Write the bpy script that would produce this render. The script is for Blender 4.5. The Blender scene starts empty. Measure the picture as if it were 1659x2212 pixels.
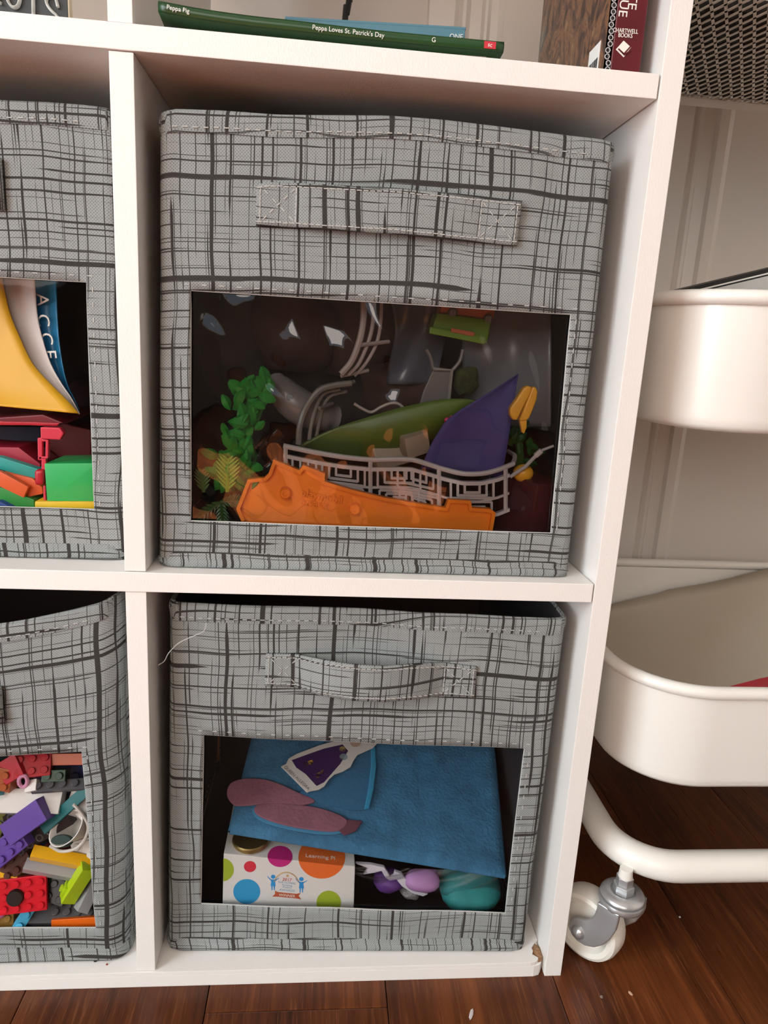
import bpy, bmesh, math, random
from mathutils import Vector, Matrix, noise as mnoise

# ------------------------------------------------------------------ camera
# all coordinates below are millimetres (x right, y into the shelf, z up, floor z = 0)
S = 0.001
CAM = Vector((-189.758, -413.671, 445.024))
RM = Matrix(((0.99514173, -0.08181111, 0.05477114),
             (0.03436724, -0.23266418, -0.97194973),
             (0.09225957, 0.96911007, -0.22872222)))     # rows: image right, image down, forward
FPX, IMW, IMH = 1520.0, 1659.0, 2212.0
scene = bpy.context.scene
col = scene.collection
cam_data = bpy.data.cameras.new('camera')
cam = bpy.data.objects.new('camera', cam_data)
col.objects.link(cam)
cam_data.sensor_fit = 'VERTICAL'
cam_data.sensor_height = 36.0
cam_data.lens = FPX / IMH * 36.0
cam_data.clip_start = 0.01
r, d, fw = RM[0], RM[1], RM[2]
cam.matrix_world = Matrix(((r[0], -d[0], -fw[0], CAM[0]*S), (r[1], -d[1], -fw[1], CAM[1]*S),
                           (r[2], -d[2], -fw[2], CAM[2]*S), (0, 0, 0, 1)))
scene.camera = cam

# ------------------------------------------------------------------ light and exposure
world = bpy.data.worlds.new('world')
scene.world = world
world.use_nodes = True
world.node_tree.nodes['Background'].inputs[0].default_value = (0.75, 0.85, 1.0, 1)
world.node_tree.nodes['Background'].inputs[1].default_value = 1.0
vs = scene.view_settings
vs.view_transform = 'Standard'
vs.look = 'None'
vs.gamma = 1.0
vs.use_curve_mapping = False
vs.exposure = -0.27

def area(name, loc, target, sx, sy, power, color):
    l = bpy.data.lights.new(name, 'AREA')
    l.shape = 'RECTANGLE'; l.size = sx*S; l.size_y = sy*S
    l.energy = power; l.color = color
    o = bpy.data.objects.new(name, l)
    o.location = Vector(loc)*S
    o.rotation_euler = (Vector(target)-Vector(loc)).to_track_quat('-Z', 'Y').to_euler()
    col.objects.link(o)
    return o
# daylight through the two windows of the room (wall behind the camera, wall on the left)
area('window_daylight_front', (-950, -2540, 1380), (-700, 0, 500), 1500, 1300, 32, (1.0, 0.87, 0.755))
area('window_daylight_side', (-1760, -1150, 930), (0, -500, 300), 900, 1650, 52, (0.86, 0.95, 1.0))
sun = bpy.data.lights.new('sunlight', 'SUN')
sun.energy = 90.0; sun.angle = 0.01; sun.color = (1.0, 0.86, 0.66)
suno = bpy.data.objects.new('sunlight', sun)
suno.rotation_euler = Vector((0.70, 0.05, -0.70)).to_track_quat('-Z', 'Y').to_euler()
suno.location = (-3, -2, 3)
col.objects.link(suno)

# ------------------------------------------------------------------ helpers
def ray(u, v):
    return ((u-829.5)/FPX)*RM[0] + ((v-1106.0)/FPX)*RM[1] + RM[2]
def at(u, v, y):                      # point of the plane y seen at that place of the photograph
    dd = ray(u, v); return CAM + dd*((y-CAM.y)/dd.y)
def atz(u, v, z):
    dd = ray(u, v); return CAM + dd*((z-CAM.z)/dd.z)
def atp(u, v, p0, n):                 # on the plane through p0 with normal n
    dd = ray(u, v); return CAM + dd*((p0-CAM).dot(n)/dd.dot(n))
def aty(u, v, a, b):                  # on the slightly turned front plane y = a + b*x
    dd = ray(u, v); s = (a+b*CAM.x-CAM.y)/(dd.y-b*dd.x); return CAM + dd*s

MATS = {}
def nodes_of(m):
    nt = m.node_tree; return nt, nt.nodes, nt.links
def mat(name, rgb, rough=0.5, metal=0.0, spec=0.5, bump=0.0, bscale=300.0, vary=0.0, vscale=40.0, coat=0.0, trans=0.0, alpha=1.0, sss=0.0):
    if name in MATS: return MATS[name]
    m = bpy.data.materials.new(name); m.use_nodes = True
    nt, N, L = nodes_of(m)
    b = N['Principled BSDF']
    b.inputs['Base Color'].default_value = (*rgb, 1)
    b.inputs['Roughness'].default_value = rough
    b.inputs['Metallic'].default_value = metal
    b.inputs['Specular IOR Level'].default_value = spec
    b.inputs['Coat Weight'].default_value = coat
    b.inputs['Coat Roughness'].default_value = 0.1
    b.inputs['Transmission Weight'].default_value = trans
    b.inputs['Alpha'].default_value = alpha
    tc = N.new('ShaderNodeTexCoord')
    if vary:
        nz = N.new('ShaderNodeTexNoise'); nz.inputs['Scale'].default_value = vscale; nz.inputs['Detail'].default_value = 3
        L.new(tc.outputs['Object'], nz.inputs['Vector'])
        hs = N.new('ShaderNodeHueSaturation'); hs.inputs['Color'].default_value = (*rgb, 1)
        mr = N.new('ShaderNodeMapRange'); mr.inputs[1].default_value = 0.3; mr.inputs[2].default_value = 0.7
        mr.inputs[3].default_value = 1-vary; mr.inputs[4].default_value = 1+vary
        L.new(nz.outputs['Fac'], mr.inputs[0]); L.new(mr.outputs[0], hs.inputs['Value']); L.new(hs.outputs[0], b.inputs['Base Color'])
    if bump:
        nz = N.new('ShaderNodeTexNoise'); nz.inputs['Scale'].default_value = bscale; nz.inputs['Detail'].default_value = 2
        L.new(tc.outputs['Object'], nz.inputs['Vector'])
        bp = N.new('ShaderNodeBump'); bp.inputs['Strength'].default_value = bump; bp.inputs['Distance'].default_value = 0.001
        L.new(nz.outputs['Fac'], bp.inputs['Height']); L.new(bp.outputs[0], b.inputs['Normal'])
    MATS[name] = m
    return m

class G:
    """small node-maths helper"""
    def __init__(s, nt): s.nt = nt; s.N = nt.nodes; s.L = nt.links
    def put(s, sock, v):
        if isinstance(v, (int, float)): sock.default_value = v
        else: s.L.new(v, sock)
    def m(s, op, a, b=None, c=None):
        n = s.N.new('ShaderNodeMath'); n.operation = op
        s.put(n.inputs[0], a)
        if b is not None: s.put(n.inputs[1], b)
        if c is not None: s.put(n.inputs[2], c)
        return n.outputs[0]
    def vec(s, x, y, z=0.0):
        n = s.N.new('ShaderNodeCombineXYZ'); s.put(n.inputs[0], x); s.put(n.inputs[1], y); s.put(n.inputs[2], z); return n.outputs[0]
    def noise(s, v, scale=1.0, detail=1.0):
        n = s.N.new('ShaderNodeTexNoise'); n.inputs['Scale'].default_value = scale; n.inputs['Detail'].default_value = detail
        s.L.new(v, n.inputs['Vector']); return n.outputs['Fac']
    def white(s, v):
        n = s.N.new('ShaderNodeTexWhiteNoise'); n.noise_dimensions = '1D'; s.put(n.inputs['W'], v); return n.outputs['Value']
    def rng(s, v, a, b, c, d, smooth=False):
        n = s.N.new('ShaderNodeMapRange'); s.put(n.inputs[0], v)
        if smooth: n.interpolation_type = 'SMOOTHSTEP'
        for i, q in enumerate((a, b, c, d)): n.inputs[i+1].default_value = q
        return n.outputs[0]
    def mix(s, f, a, b):
        n = s.N.new('ShaderNodeMix'); n.data_type = 'RGBA'; s.put(n.inputs[0], f)
        for i, q in ((6, a), (7, b)):
            if isinstance(q, tuple): n.inputs[i].default_value = (*q, 1)
            else: s.L.new(q, n.inputs[i])
        return n.outputs[2]

def fabric(name, seed):
    m = bpy.data.materials.new(name); m.use_nodes = True
    nt = m.node_tree; g = G(nt); b = nt.nodes['Principled BSDF']
    uvn = nt.nodes.new('ShaderNodeUVMap'); uvn.uv_map = 'mm'
    sp = nt.nodes.new('ShaderNodeSeparateXYZ'); nt.links.new(uvn.outputs[0], sp.inputs[0])
    U0, V0 = sp.outputs[0], sp.outputs[1]
    masks = []
    k = seed
    for (A, B) in ((U0, V0), (V0, U0)):
        wob = g.m('MULTIPLY', g.m('SUBTRACT', g.noise(g.vec(g.m('MULTIPLY', A, .012), g.m('MULTIPLY', B, .016), k*1.3), 1.0, 1), .5), 7.0)
        a = g.m('ADD', A, wob)
        for (P, w0, w1, thr, ln) in ((43.0, 1.3, 3.3, .41, 120.0), (17.0, .8, 1.9, .42, 110.0), (10.3, .5, 1.2, .44, 80.0), (6.1, .35, .85, .475, 52.0)):
            k += 7.31
            q = g.m('ADD', g.m('DIVIDE', a, P), k)
            cell = g.m('FLOOR', q); fr = g.m('FRACT', q)
            r1 = g.white(g.m('ADD', cell, k*3.1)); r2 = g.white(g.m('ADD', cell, k*5.7+.5))
            cen = g.m('MULTIPLY_ADD', r1, .6, .2)
            wid = g.m('MULTIPLY_ADD', g.m('POWER', r2, 2.0), (w1-w0)/P/2, w0/P/2)
            dn = g.noise(g.vec(g.m('MULTIPLY', cell, 17.37), g.m('DIVIDE', B, ln), k), 1.0, 1.5)
            on = g.rng(dn, thr, thr+.07, 0.0, 1.0)
            wid = g.m('MULTIPLY', wid, on)
            dist = g.m('ABSOLUTE', g.m('SUBTRACT', fr, cen))
            e = g.m('SUBTRACT', wid, dist)
            masks.append(g.rng(e, -.10/P, .18/P, 0.0, 1.0))
    mk = masks[0]
    for q in masks[1:]: mk = g.m('MAXIMUM', mk, q)
    p = 1.75
    du = g.m('COSINE', g.m('MULTIPLY', U0, 6.2832/p)); dv = g.m('COSINE', g.m('MULTIPLY', V0, 6.2832/p))
    dots = g.rng(g.m('MULTIPLY', du, dv), .12, .75, 0.0, 1.0)
    big = g.noise(g.vec(g.m('MULTIPLY', U0, .02), g.m('MULTIPLY', V0, .02), 3.0), 1.0, 2)
    base = g.mix(big, (.258, .277, .272), (.322, .342, .336))
    c1 = g.mix(g.m('MULTIPLY', dots, .62), base, (.085, .085, .083))
    c2 = g.mix(g.m('MULTIPLY', mk, .93), c1, (.022, .017, .014))
    nt.links.new(c2, b.inputs['Base Color'])
    b.inputs['Roughness'].default_value = .8
    b.inputs['Specular IOR Level'].default_value = .2
    bp = nt.nodes.new('ShaderNodeBump'); bp.inputs['Strength'].default_value = .35; bp.inputs['Distance'].default_value = .0004
    nt.links.new(g.m('SUBTRACT', 1.0, dots), bp.inputs['Height']); nt.links.new(bp.outputs[0], b.inputs['Normal'])
    return m

def film(name, tint, rough=0.02, refl=1.0):
    m = bpy.data.materials.new(name); m.use_nodes = True
    nt, N, L = nodes_of(m)
    N.remove(N['Principled BSDF'])
    out = N['Material Output']
    tr = N.new('ShaderNodeBsdfTransparent'); tr.inputs[0].default_value = (*tint, 1)
    gl = N.new('ShaderNodeBsdfGlossy'); gl.inputs['Roughness'].default_value = rough
    gl.inputs[0].default_value = (1, 1, 1, 1)
    fr = N.new('ShaderNodeFresnel'); fr.inputs[0].default_value = 1.5
    mu = N.new('ShaderNodeMath'); mu.operation = 'MULTIPLY'; mu.inputs[1].default_value = refl
    L.new(fr.outputs[0], mu.inputs[0])
    mx = N.new('ShaderNodeMixShader')
    L.new(mu.outputs[0], mx.inputs[0]); L.new(tr.outputs[0], mx.inputs[1]); L.new(gl.outputs[0], mx.inputs[2])
    L.new(mx.outputs[0], out.inputs['Surface'])
    return m

def origin_of(o):
    v = Vector((0, 0, 0))
    while o is not None:
        v = v + Vector(o.location)/S; o = o.parent
    return v

class MB:
    """mesh builder in world millimetres"""
    def __init__(s): s.v = []; s.f = []; s.uv = []; s.mi = []; s.cur = 0
    def add(s, verts, faces, uv=None):
        n = len(s.v)
        s.v += [Vector(p) for p in verts]; s.f += [tuple(i+n for i in f) for f in faces]
        s.uv += list(uv) if uv else [None]*len(verts)
        s.mi += [s.cur]*len(faces)
        return s
    def box(s, c, size, R=None, bevel=0.0):
        hx, hy, hz = (q/2 for q in size)
        if bevel <= 0:
            P = [Vector((x*hx, y*hy, z*hz)) for x in (-1, 1) for y in (-1, 1) for z in (-1, 1)]
            F = [(0, 1, 3, 2), (4, 6, 7, 5), (0, 4, 5, 1), (2, 3, 7, 6), (0, 2, 6, 4), (1, 5, 7, 3)]
        else:
            bm = bmesh.new(); bmesh.ops.create_cube(bm, size=1.0)
            for v in bm.verts: v.co = Vector((v.co.x*2*hx, v.co.y*2*hy, v.co.z*2*hz))
            bmesh.ops.bevel(bm, geom=list(bm.edges), offset=bevel, segments=2, affect='EDGES', profile=.6)
            bm.verts.index_update()
            P = [v.co.copy() for v in bm.verts]; F = [tuple(v.index for v in f.verts) for f in bm.faces]; bm.free()
        if R is not None: P = [R @ p for p in P]
        c = Vector(c)
        return s.add([p+c for p in P], F)
    def prism(s, pts, ext):                       # closed outline (world points) pushed along ext
        ext = Vector(ext); n = len(pts); P = [Vector(p) for p in pts]; Q = [p+ext for p in P]
        F = [tuple(range(n)), tuple(range(2*n-1, n-1, -1))]
        F += [(i, n+i, n+(i+1) % n, (i+1) % n) for i in range(n)]
        return s.add(P+Q, F)
    def tube(s, path, rad, seg=10, closed=False, caps=True, flat=1.0):
        P = [Vector(p) for p in path]; n = len(P)
        rads = rad if isinstance(rad, (list, tuple)) else [rad]*n
        V = []; prev = None
        for i in range(n):
            a = P[i-1] if (i > 0 or closed) else P[0]
            b = P[(i+1) % n] if (i < n-1 or closed) else P[-1]
            t = (b-a).normalized()
            if prev is None:
                h = Vector((0, 0, 1)) if abs(t.z) < .9 else Vector((0, 1, 0))
                nrm = (h-t*h.dot(t)).normalized()
            else: nrm = (prev-t*prev.dot(t)).normalized()
            prev = nrm; bn = t.cross(nrm)
            for k in range(seg):
                q = 2*math.pi*k/seg
                V.append(P[i]+(nrm*math.cos(q)+bn*math.sin(q)*flat)*rads[i])
        F = []
        for i in range(n if closed else n-1):
            for k in range(seg):
                a = i*seg+k; b = i*seg+(k+1) % seg; j = (i+1) % n
                F.append((a, b, j*seg+(k+1) % seg, j*seg+k))
        if caps and not closed:
            F.append(tuple(range(seg-1, -1, -1))); F.append(tuple((n-1)*seg+k for k in range(seg)))
        return s.add(V, F)
    def lathe(s, prof, c=(0, 0, 0), R=None, seg=24, closed=False):
        c = Vector(c); n = len(prof); V = []
        for k in range(seg):
            q = 2*math.pi*k/seg
            for (rr, z) in prof:
                p = Vector((rr*math.cos(q), rr*math.sin(q), z))
                V.append((R @ p if R is not None else p)+c)
        F = []
        for k in range(seg):
            j = (k+1) % seg
            for i in range(n if closed else n-1):
                i2 = (i+1) % n
                F.append((k*n+i, j*n+i, j*n+i2, k*n+i2))
        return s.add(V, F)
    def blob(s, c, size, R=None, nu=16, nv=10, lump=0.0, seed=0, sq=1.0):
        rnd = random.Random(seed); ph = [rnd.uniform(0, 6.28) for _ in range(8)]
        V = []; F = []
        f = lambda w: math.copysign(abs(w)**sq, w)
        for j in range(nv+1):
            th = math.pi*j/nv
            for i in range(nu):
                q = 2*math.pi*i/nu
                p = Vector((f(math.sin(th))*f(math.cos(q)), f(math.sin(th))*f(math.sin(q)), f(math.cos(th))))
                k = 1+lump*(math.sin(3*p.x*2+ph[0])*math.sin(2.3*p.y*2+ph[1])+math.sin(2.7*p.z*2+ph[2]+p.x*3)+.5*math.sin(6*p.x+ph[3])*math.cos(7*p.z+ph[4]))
                p = Vector((p.x*size[0]/2, p.y*size[1]/2, p.z*size[2]/2))*k
                V.append((R @ p if R is not None else p)+Vector(c))
        for j in range(nv):
            for i in range(nu):
                i2 = (i+1) % nu
                F.append((j*nu+i, (j+1)*nu+i, (j+1)*nu+i2, j*nu+i2))
        return s.add(V, F)
    def grid(s, fn, nu, nv, uvfn=None):           # fn(a,b) -> point, a,b in 0..1
        V = []; UV = []; F = []
        for j in range(nv+1):
            for i in range(nu+1):
                p = Vector(fn(i/nu, j/nv)); V.append(p); UV.append(uvfn(p) if uvfn else None)
        for j in range(nv):
            for i in range(nu):
                a = j*(nu+1)+i; F.append((a, a+1, a+nu+2, a+nu+1))
        return s.add(V, F, UV)
    def build(s, name, m, parent=None, smooth=False, bevel=0.0, seg=2, solid=0.0, fix=True, auto=None, origin=None, uvfn=None, weld=False):
        me = bpy.data.meshes.new(name)
        if origin is None:
            if parent is not None: origin = Vector((0, 0, 0)) + origin_of(parent)
            else:
                xs = [p.x for p in s.v]; ys = [p.y for p in s.v]; zs = [p.z for p in s.v]
                origin = Vector(((min(xs)+max(xs))/2, (min(ys)+max(ys))/2, min(zs)))
        origin = Vector(origin)
        me.from_pydata([(p-origin)*S for p in s.v], [], s.f)
        ms = m if isinstance(m, (list, tuple)) else [m]
        for q in ms: me.materials.append(q)
        if len(ms) > 1:
            for i, q in enumerate(s.mi): me.polygons[i].material_index = q
        if uvfn: s.uv = [uvfn(p) for p in s.v]
        if any(q is not None for q in s.uv):
            ul = me.uv_layers.new(name='mm')
            for lp in me.loops:
                q = s.uv[lp.vertex_index]
                if q is not None: ul.data[lp.index].uv = q
        if fix or bevel > 0:
            bm = bmesh.new(); bm.from_mesh(me)
            if weld: bmesh.ops.remove_doubles(bm, verts=bm.verts, dist=.00002)
            if fix: bmesh.ops.recalc_face_normals(bm, faces=bm.faces)
            if bevel > 0:
                es = [e for e in bm.edges if len(e.link_faces) == 2 and e.calc_face_angle(0) > .5]
                bmesh.ops.bevel(bm, geom=es, offset=bevel*S, segments=seg, affect='EDGES', profile=.6, clamp_overlap=True)
            bm.to_mesh(me); bm.free()
        o = bpy.data.objects.new(name, me)
        col.objects.link(o)
        if parent is not None:
            o.parent = parent
            o.location = (origin-origin_of(parent))*S
        else: o.location = origin*S
        if smooth or auto is not None:
            for p in me.polygons: p.use_smooth = True
            ang = auto if auto is not None else 40
            me.set_sharp_from_angle(angle=math.radians(ang))
        if solid:
            md = o.modifiers.new('thickness', 'SOLIDIFY'); md.thickness = solid*S; md.offset = 0
        return o

def thing(name, label, cat, loc=(0, 0, 0), group=None):
    o = bpy.data.objects.new(name, None); col.objects.link(o)
    o.location = Vector(loc)*S; o.empty_display_size = .02
    return tag(o, label, cat, group)
def tag(o, label=None, cat=None, group=None, kind=None):
    if label: o['label'] = label
    if cat: o['category'] = cat
    if group: o['group'] = group
    if kind: o['kind'] = kind
    return o

def frame(x, n):
    """rotation whose X axis follows x and whose Z axis is n"""
    n = Vector(n).normalized(); x = Vector(x); x = (x-n*x.dot(n)).normalized(); y = n.cross(x)
    return Matrix((x, y, n)).transposed()

def text_part(name, body, c, xdir, n, size, m, parent, depth=0.15, align='CENTER', label=None, bold=0.0, squash=1.0):
    cu = bpy.data.curves.new(name, 'FONT'); cu.body = body; cu.size = size*S; cu.extrude = depth*S
    cu.align_x = align; cu.align_y = 'CENTER'; cu.offset = bold*S; cu.resolution_u = 3
    t = bpy.data.objects.new(name+'_curve', cu); col.objects.link(t)
    dg = bpy.context.evaluated_depsgraph_get(); dg.update()
    me = bpy.data.meshes.new_from_object(t.evaluated_get(dg))
    bpy.data.objects.remove(t); bpy.data.curves.remove(cu)
    R = frame(xdir, n)
    og = origin_of(parent)
    for v in me.vertices: v.co = (R @ Vector((v.co.x*squash, v.co.y, v.co.z))) + (Vector(c)-og)*S
    me.materials.clear(); me.materials.append(m); me.name = name
    o = bpy.data.objects.new(name, me); col.objects.link(o); o.parent = parent
    if label: o['label'] = label
    return o

def curve_pts(pts, n=8, closed=False):
    """Catmull-Rom through the points"""
    P = [Vector(p) for p in pts]; out = []; k = len(P)
    rng = range(k) if closed else range(k-1)
    for i in rng:
        p1, p2 = P[i], P[(i+1) % k]
        p0 = P[i-1] if (i > 0 or closed) else p1*2-p2
        p3 = P[(i+2) % k] if (i+2 < k or closed) else p2*2-p1
        for j in range(n):
            t = j/n
            out.append(.5*((2*p1)+(-p0+p2)*t+(2*p0-5*p1+4*p2-p3)*t*t+(-p0+3*p1-3*p2+p3)*t**3))
    if not closed: out.append(P[-1])
    return out
# ------------------------------------------------------------------ the room
def white_board():
    m = bpy.data.materials.new('white_melamine'); m.use_nodes = True
    nt = m.node_tree; g = G(nt); b = nt.nodes['Principled BSDF']
    tc = nt.nodes.new('ShaderNodeTexCoord')
    mp = nt.nodes.new('ShaderNodeMapping'); mp.inputs['Scale'].default_value = (1, 1, .45); nt.links.new(tc.outputs['Object'], mp.inputs['Vector'])
    n1 = g.noise(mp.outputs[0], 1100.0, 2)
    b.inputs['Base Color'].default_value = (.83, .80, .765, 1); b.inputs['Roughness'].default_value = .42; b.inputs['Specular IOR Level'].default_value = .4
    bp = nt.nodes.new('ShaderNodeBump'); bp.inputs['Strength'].default_value = .22; bp.inputs['Distance'].default_value = .0005
    nt.links.new(n1, bp.inputs['Height']); nt.links.new(bp.outputs[0], b.inputs['Normal'])
    MATS['white_melamine'] = m
    return m
M_BOARD = white_board()
M_WALL = mat('wall_paint', (.76, .70, .64), .6, bump=.05, bscale=60)
M_TRIM = mat('trim_paint', (.78, .72, .66), .38, bump=.04, bscale=40)
M_ROOM = mat('room_paint', (.82, .79, .74), .7)

def wood():
    m = bpy.data.materials.new('dark_wood'); m.use_nodes = True
    nt = m.node_tree; g = G(nt); b = nt.nodes['Principled BSDF']
    tc = nt.nodes.new('ShaderNodeTexCoord'); oi = nt.nodes.new('ShaderNodeObjectInfo')
    off = nt.nodes.new('ShaderNodeVectorMath'); off.operation = 'ADD'
    nt.links.new(tc.outputs['Object'], off.inputs[0])
    nt.links.new(g.vec(g.m('MULTIPLY', oi.outputs['Random'], 31.0), g.m('MULTIPLY', oi.outputs['Random'], 17.0), 0.0), off.inputs[1])
    def sc(x, y, z=1.0):
        mp = nt.nodes.new('ShaderNodeMapping'); mp.inputs['Scale'].default_value = (x, y, z)
        nt.links.new(off.outputs[0], mp.inputs['Vector']); return mp.outputs[0]
    grain = g.noise(sc(1, .045), 620.0, 3)
    figure = g.noise(sc(1, .16), 26.0, 3)
    streak = g.noise(sc(1, .02), 210.0, 2)
    tone = g.m('ADD', g.m('MULTIPLY', figure, .55), g.m('MULTIPLY', streak, .45))
    cr = nt.nodes.new('ShaderNodeValToRGB'); nt.links.new(tone, cr.inputs[0])
    e = cr.color_ramp.elements
    e[0].position = .30; e[0].color = (.032, .0092, .004, 1); e[1].position = .72; e[1].color = (.20, .060, .0155, 1)
    q = cr.color_ramp.elements.new(.5); q.color = (.095, .0255, .0075, 1)
    fine = g.rng(grain, .57, .68, 0.0, 1.0)
    c = g.mix(g.m('MULTIPLY', fine, .35), cr.outputs[0], (.27, .095, .034))
    pl = g.m('MULTIPLY_ADD', oi.outputs['Random'], .5, .75)
    hs = nt.nodes.new('ShaderNodeHueSaturation'); nt.links.new(c, hs.inputs['Color']); nt.links.new(pl, hs.inputs['Value'])
    nt.links.new(hs.outputs[0], b.inputs['Base Color'])
    nt.links.new(g.rng(grain, .3, .7, .26, .42), b.inputs['Roughness'])
    b.inputs['Specular IOR Level'].default_value = .3
    bp = nt.nodes.new('ShaderNodeBump'); bp.inputs['Strength'].default_value = .25; bp.inputs['Distance'].default_value = .0004
    nt.links.new(grain, bp.inputs['Height']); nt.links.new(bp.outputs[0], b.inputs['Normal'])
    return m
M_WOOD = wood()

X0, X1, Y0, Y1, ZT = -1800.0, 1350.0, -2600.0, 345.0, 2500.0
floor = MB().box(((X0+X1)/2, (Y0+Y1)/2+60, -20), (X1-X0, Y1-Y0+200, 32)).build('floor', mat('floor_underlay', (.012, .006, .004), .8), origin=(0, 0, -4))
tag(floor, 'dark red-brown wooden plank floor', None, kind='structure')
# planks 124.5 mm wide, running into the room; seams and butt joints as in the photograph
rnd = random.Random(5)
pl_cache = {}
def plank(x0, y0, y1, w=124.5):
    ln = y1-y0; key = (w, round(ln))
    c = Vector((x0+w/2, y0+ln/2, 0))
    if key not in pl_cache:
        o = MB().box(c+Vector((0, 0, -3.5)), (w-.5, ln-.5, 7), bevel=.9).build('plank', M_WOOD, floor, origin=c)
        pl_cache[key] = o.data
    else:
        o = bpy.data.objects.new('plank', pl_cache[key]); col.objects.link(o); o.parent = floor
        o.location = (c-origin_of(floor))*S
for i in range(-14, 16):
    x = -130.5+124.5*i
    ys = -21.0 if i == -1 else (60.0 if i % 3 == 0 else -350.0 - 97*(i % 4) if i % 2 else 130.0)
    if x > -900 and x < 900:
        yy = ys
        while yy > -1900: plank(x, yy-600, yy); yy -= 600
        yy = ys
        while yy < 345: plank(x, yy, yy+600); yy += 600
    else:
        plank(x, -2600, -1300); plank(x, -1300, 0); plank(x, 0, 420)
    
wb = MB().box(((X0+X1)/2, Y1+30, ZT/2), (X1-X0, 60, ZT)).build('wall_back', M_WALL)
tag(wb, 'grey-white painted wall behind the shelf', None, kind='structure')
# moulded door casings on that wall: profile (x, y proud of wall) pulled upwards
def casing(name, x0, flip=1):
    prof = [(0, 0), (0, 9), (24, 10), (26, 7.5), (29, 6), (32, 8.5), (35, 9), (38, 5), (41, 3.2), (46, 4.2), (51, 5.2), (53.5, 8), (56, 8.2), (58, 4.5), (61, 2.2), (68, 2.8), (73, 1.2), (75, 0)]
    pts = [Vector((x0+flip*px, Y1-py*1.7, 0)) for px, py in prof]
    o = MB().prism(pts, (0, 0, 2100)).build(name, M_TRIM, auto=25)
    return tag(o, 'moulded painted door casing on the wall beside the trolley' if name == 'trim_1' else 'moulded painted door casing seen through the open upper shelf', None, kind='structure')
casing('trim_1', 143)
casing('trim_2', -103)
bb = MB().box(((X0+143)/2, Y1-5, 45), (143-X0, 10, 90), bevel=2).build('baseboard_back', M_TRIM)
tag(bb, 'painted baseboard along the wall behind the shelf', None, kind='structure')
bb = MB().box(((218+X1)/2, Y1-5, 45), (X1-218, 10, 90), bevel=2).build('baseboard_right', M_TRIM)
tag(bb, 'painted baseboard behind the white trolley', None, kind='structure')

def wall_with_window(name, label, axis, at_, lo, hi, w0, w1, z0, z1, m_=None):
    b = MB()
    def bx(a0, a1, c0, c1):
        if axis == 'y': b.box(((a0+a1)/2, at_, (c0+c1)/2), (a1-a0, 60, c1-c0))
        else: b.box((at_, (a0+a1)/2, (c0+c1)/2), (60, a1-a0, c1-c0))
    bx(lo, w0, 0, ZT); bx(w1, hi, 0, ZT); bx(w0, w1, 0, z0); bx(w0, w1, z1, ZT)
    return tag(b.build(name, m_ or M_ROOM), label, None, kind='structure')
wall_with_window('wall_front', 'painted wall with a window opposite the shelf', 'y', Y0-30, X0, X1, -1750, -150, 680, 2080, mat('taupe_paint', (.20, .155, .125), .7))
wall_with_window('wall_left', 'painted wall with a window on the left of the room', 'x', X0-30, Y0, Y1, -1650, -650, 80, 1800)
tag(MB().box((X1+30, (Y0+Y1)/2, ZT/2), (60, Y1-Y0, ZT)).build('wall_right', M_ROOM), 'painted wall on the right of the room', None, kind='structure')
tag(MB().box(((X0+X1)/2, (Y0+Y1)/2, ZT+30), (X1-X0, Y1-Y0+120, 60)).build('ceiling', mat('ceiling_paint', (.8, .78, .75), .8)), 'white ceiling', None, kind='structure')
for nm, lab, fn in (('window_1', 'white window frame opposite the shelf', lambda a, z: (a, Y0-30, z)), ('window_2', 'white window frame on the left wall', lambda a, z: (X0-30, a, z))):
    a0, a1, z0, z1 = ((-1750, -150, 680, 2080), (-1650, -650, 80, 1800))[nm == 'window_2']
    b = MB()
    for (p, q) in (((a0, z0), (a1, z0)), ((a0, z1), (a1, z1)), ((a0, z0), (a0, z1)), ((a1, z0), (a1, z1)), (((a0+a1)/2, z0), ((a0+a1)/2, z1)), ((a0, (z0+z1)/2), (a1, (z0+z1)/2))):
        A, B = Vector(fn(*p)), Vector(fn(*q)); b.box((A+B)/2, [abs(k)+36 for k in (B-A)])
    tag(b.build(nm, mat('window_paint', (.8, .8, .78), .4)), lab, None, kind='structure')

# ------------------------------------------------------------------ the cube shelf
T = 12.4; W = 280.0
XI = -T; XD1 = -T-W; XD0 = XD1-T; XL1 = XD0-W; XL0 = XL1-T
ZC0, ZC1 = 0.0, T; ZB0, ZB1 = T+W, 2*T+W; ZA0, ZA1 = 2*T+2*W, 3*T+2*W; ZD0, ZD1 = 3*T+3*W, 4*T+3*W
DEP = 256.0
shelf = thing('cube_shelf', 'white cube storage shelf holding the grey fabric bins', 'shelf', ((XL0)/2, DEP/2, 0))
def board(name, x0, x1, z0, z1, y0=0.0, y1=DEP, bev=.5, label=None):
    o = MB().box(((x0+x1)/2, (y0+y1)/2, (z0+z1)/2), (x1-x0, y1-y0, z1-z0)).build(name, M_BOARD, shelf, bevel=bev)
    if label: o['label'] = label
    return o
board('side_panel', XI, 0, 0, ZD1, bev=.4)
board('side_panel', XL0, XL1, 0, ZD1, bev=.4)
for z0, z1 in ((ZB0, ZB1), (ZA0, ZA1), (ZD0, ZD1)):
    board('shelf_board', XL1+.3, XI-1.0, z0, z1)
for z0, z1 in ((ZC1, ZB0), (ZB1, ZA0), (ZA1, ZD0)):
    board('divider', XD0, XD1, z0+.4, z1-.4, 1.2, bev=.35)
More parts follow.
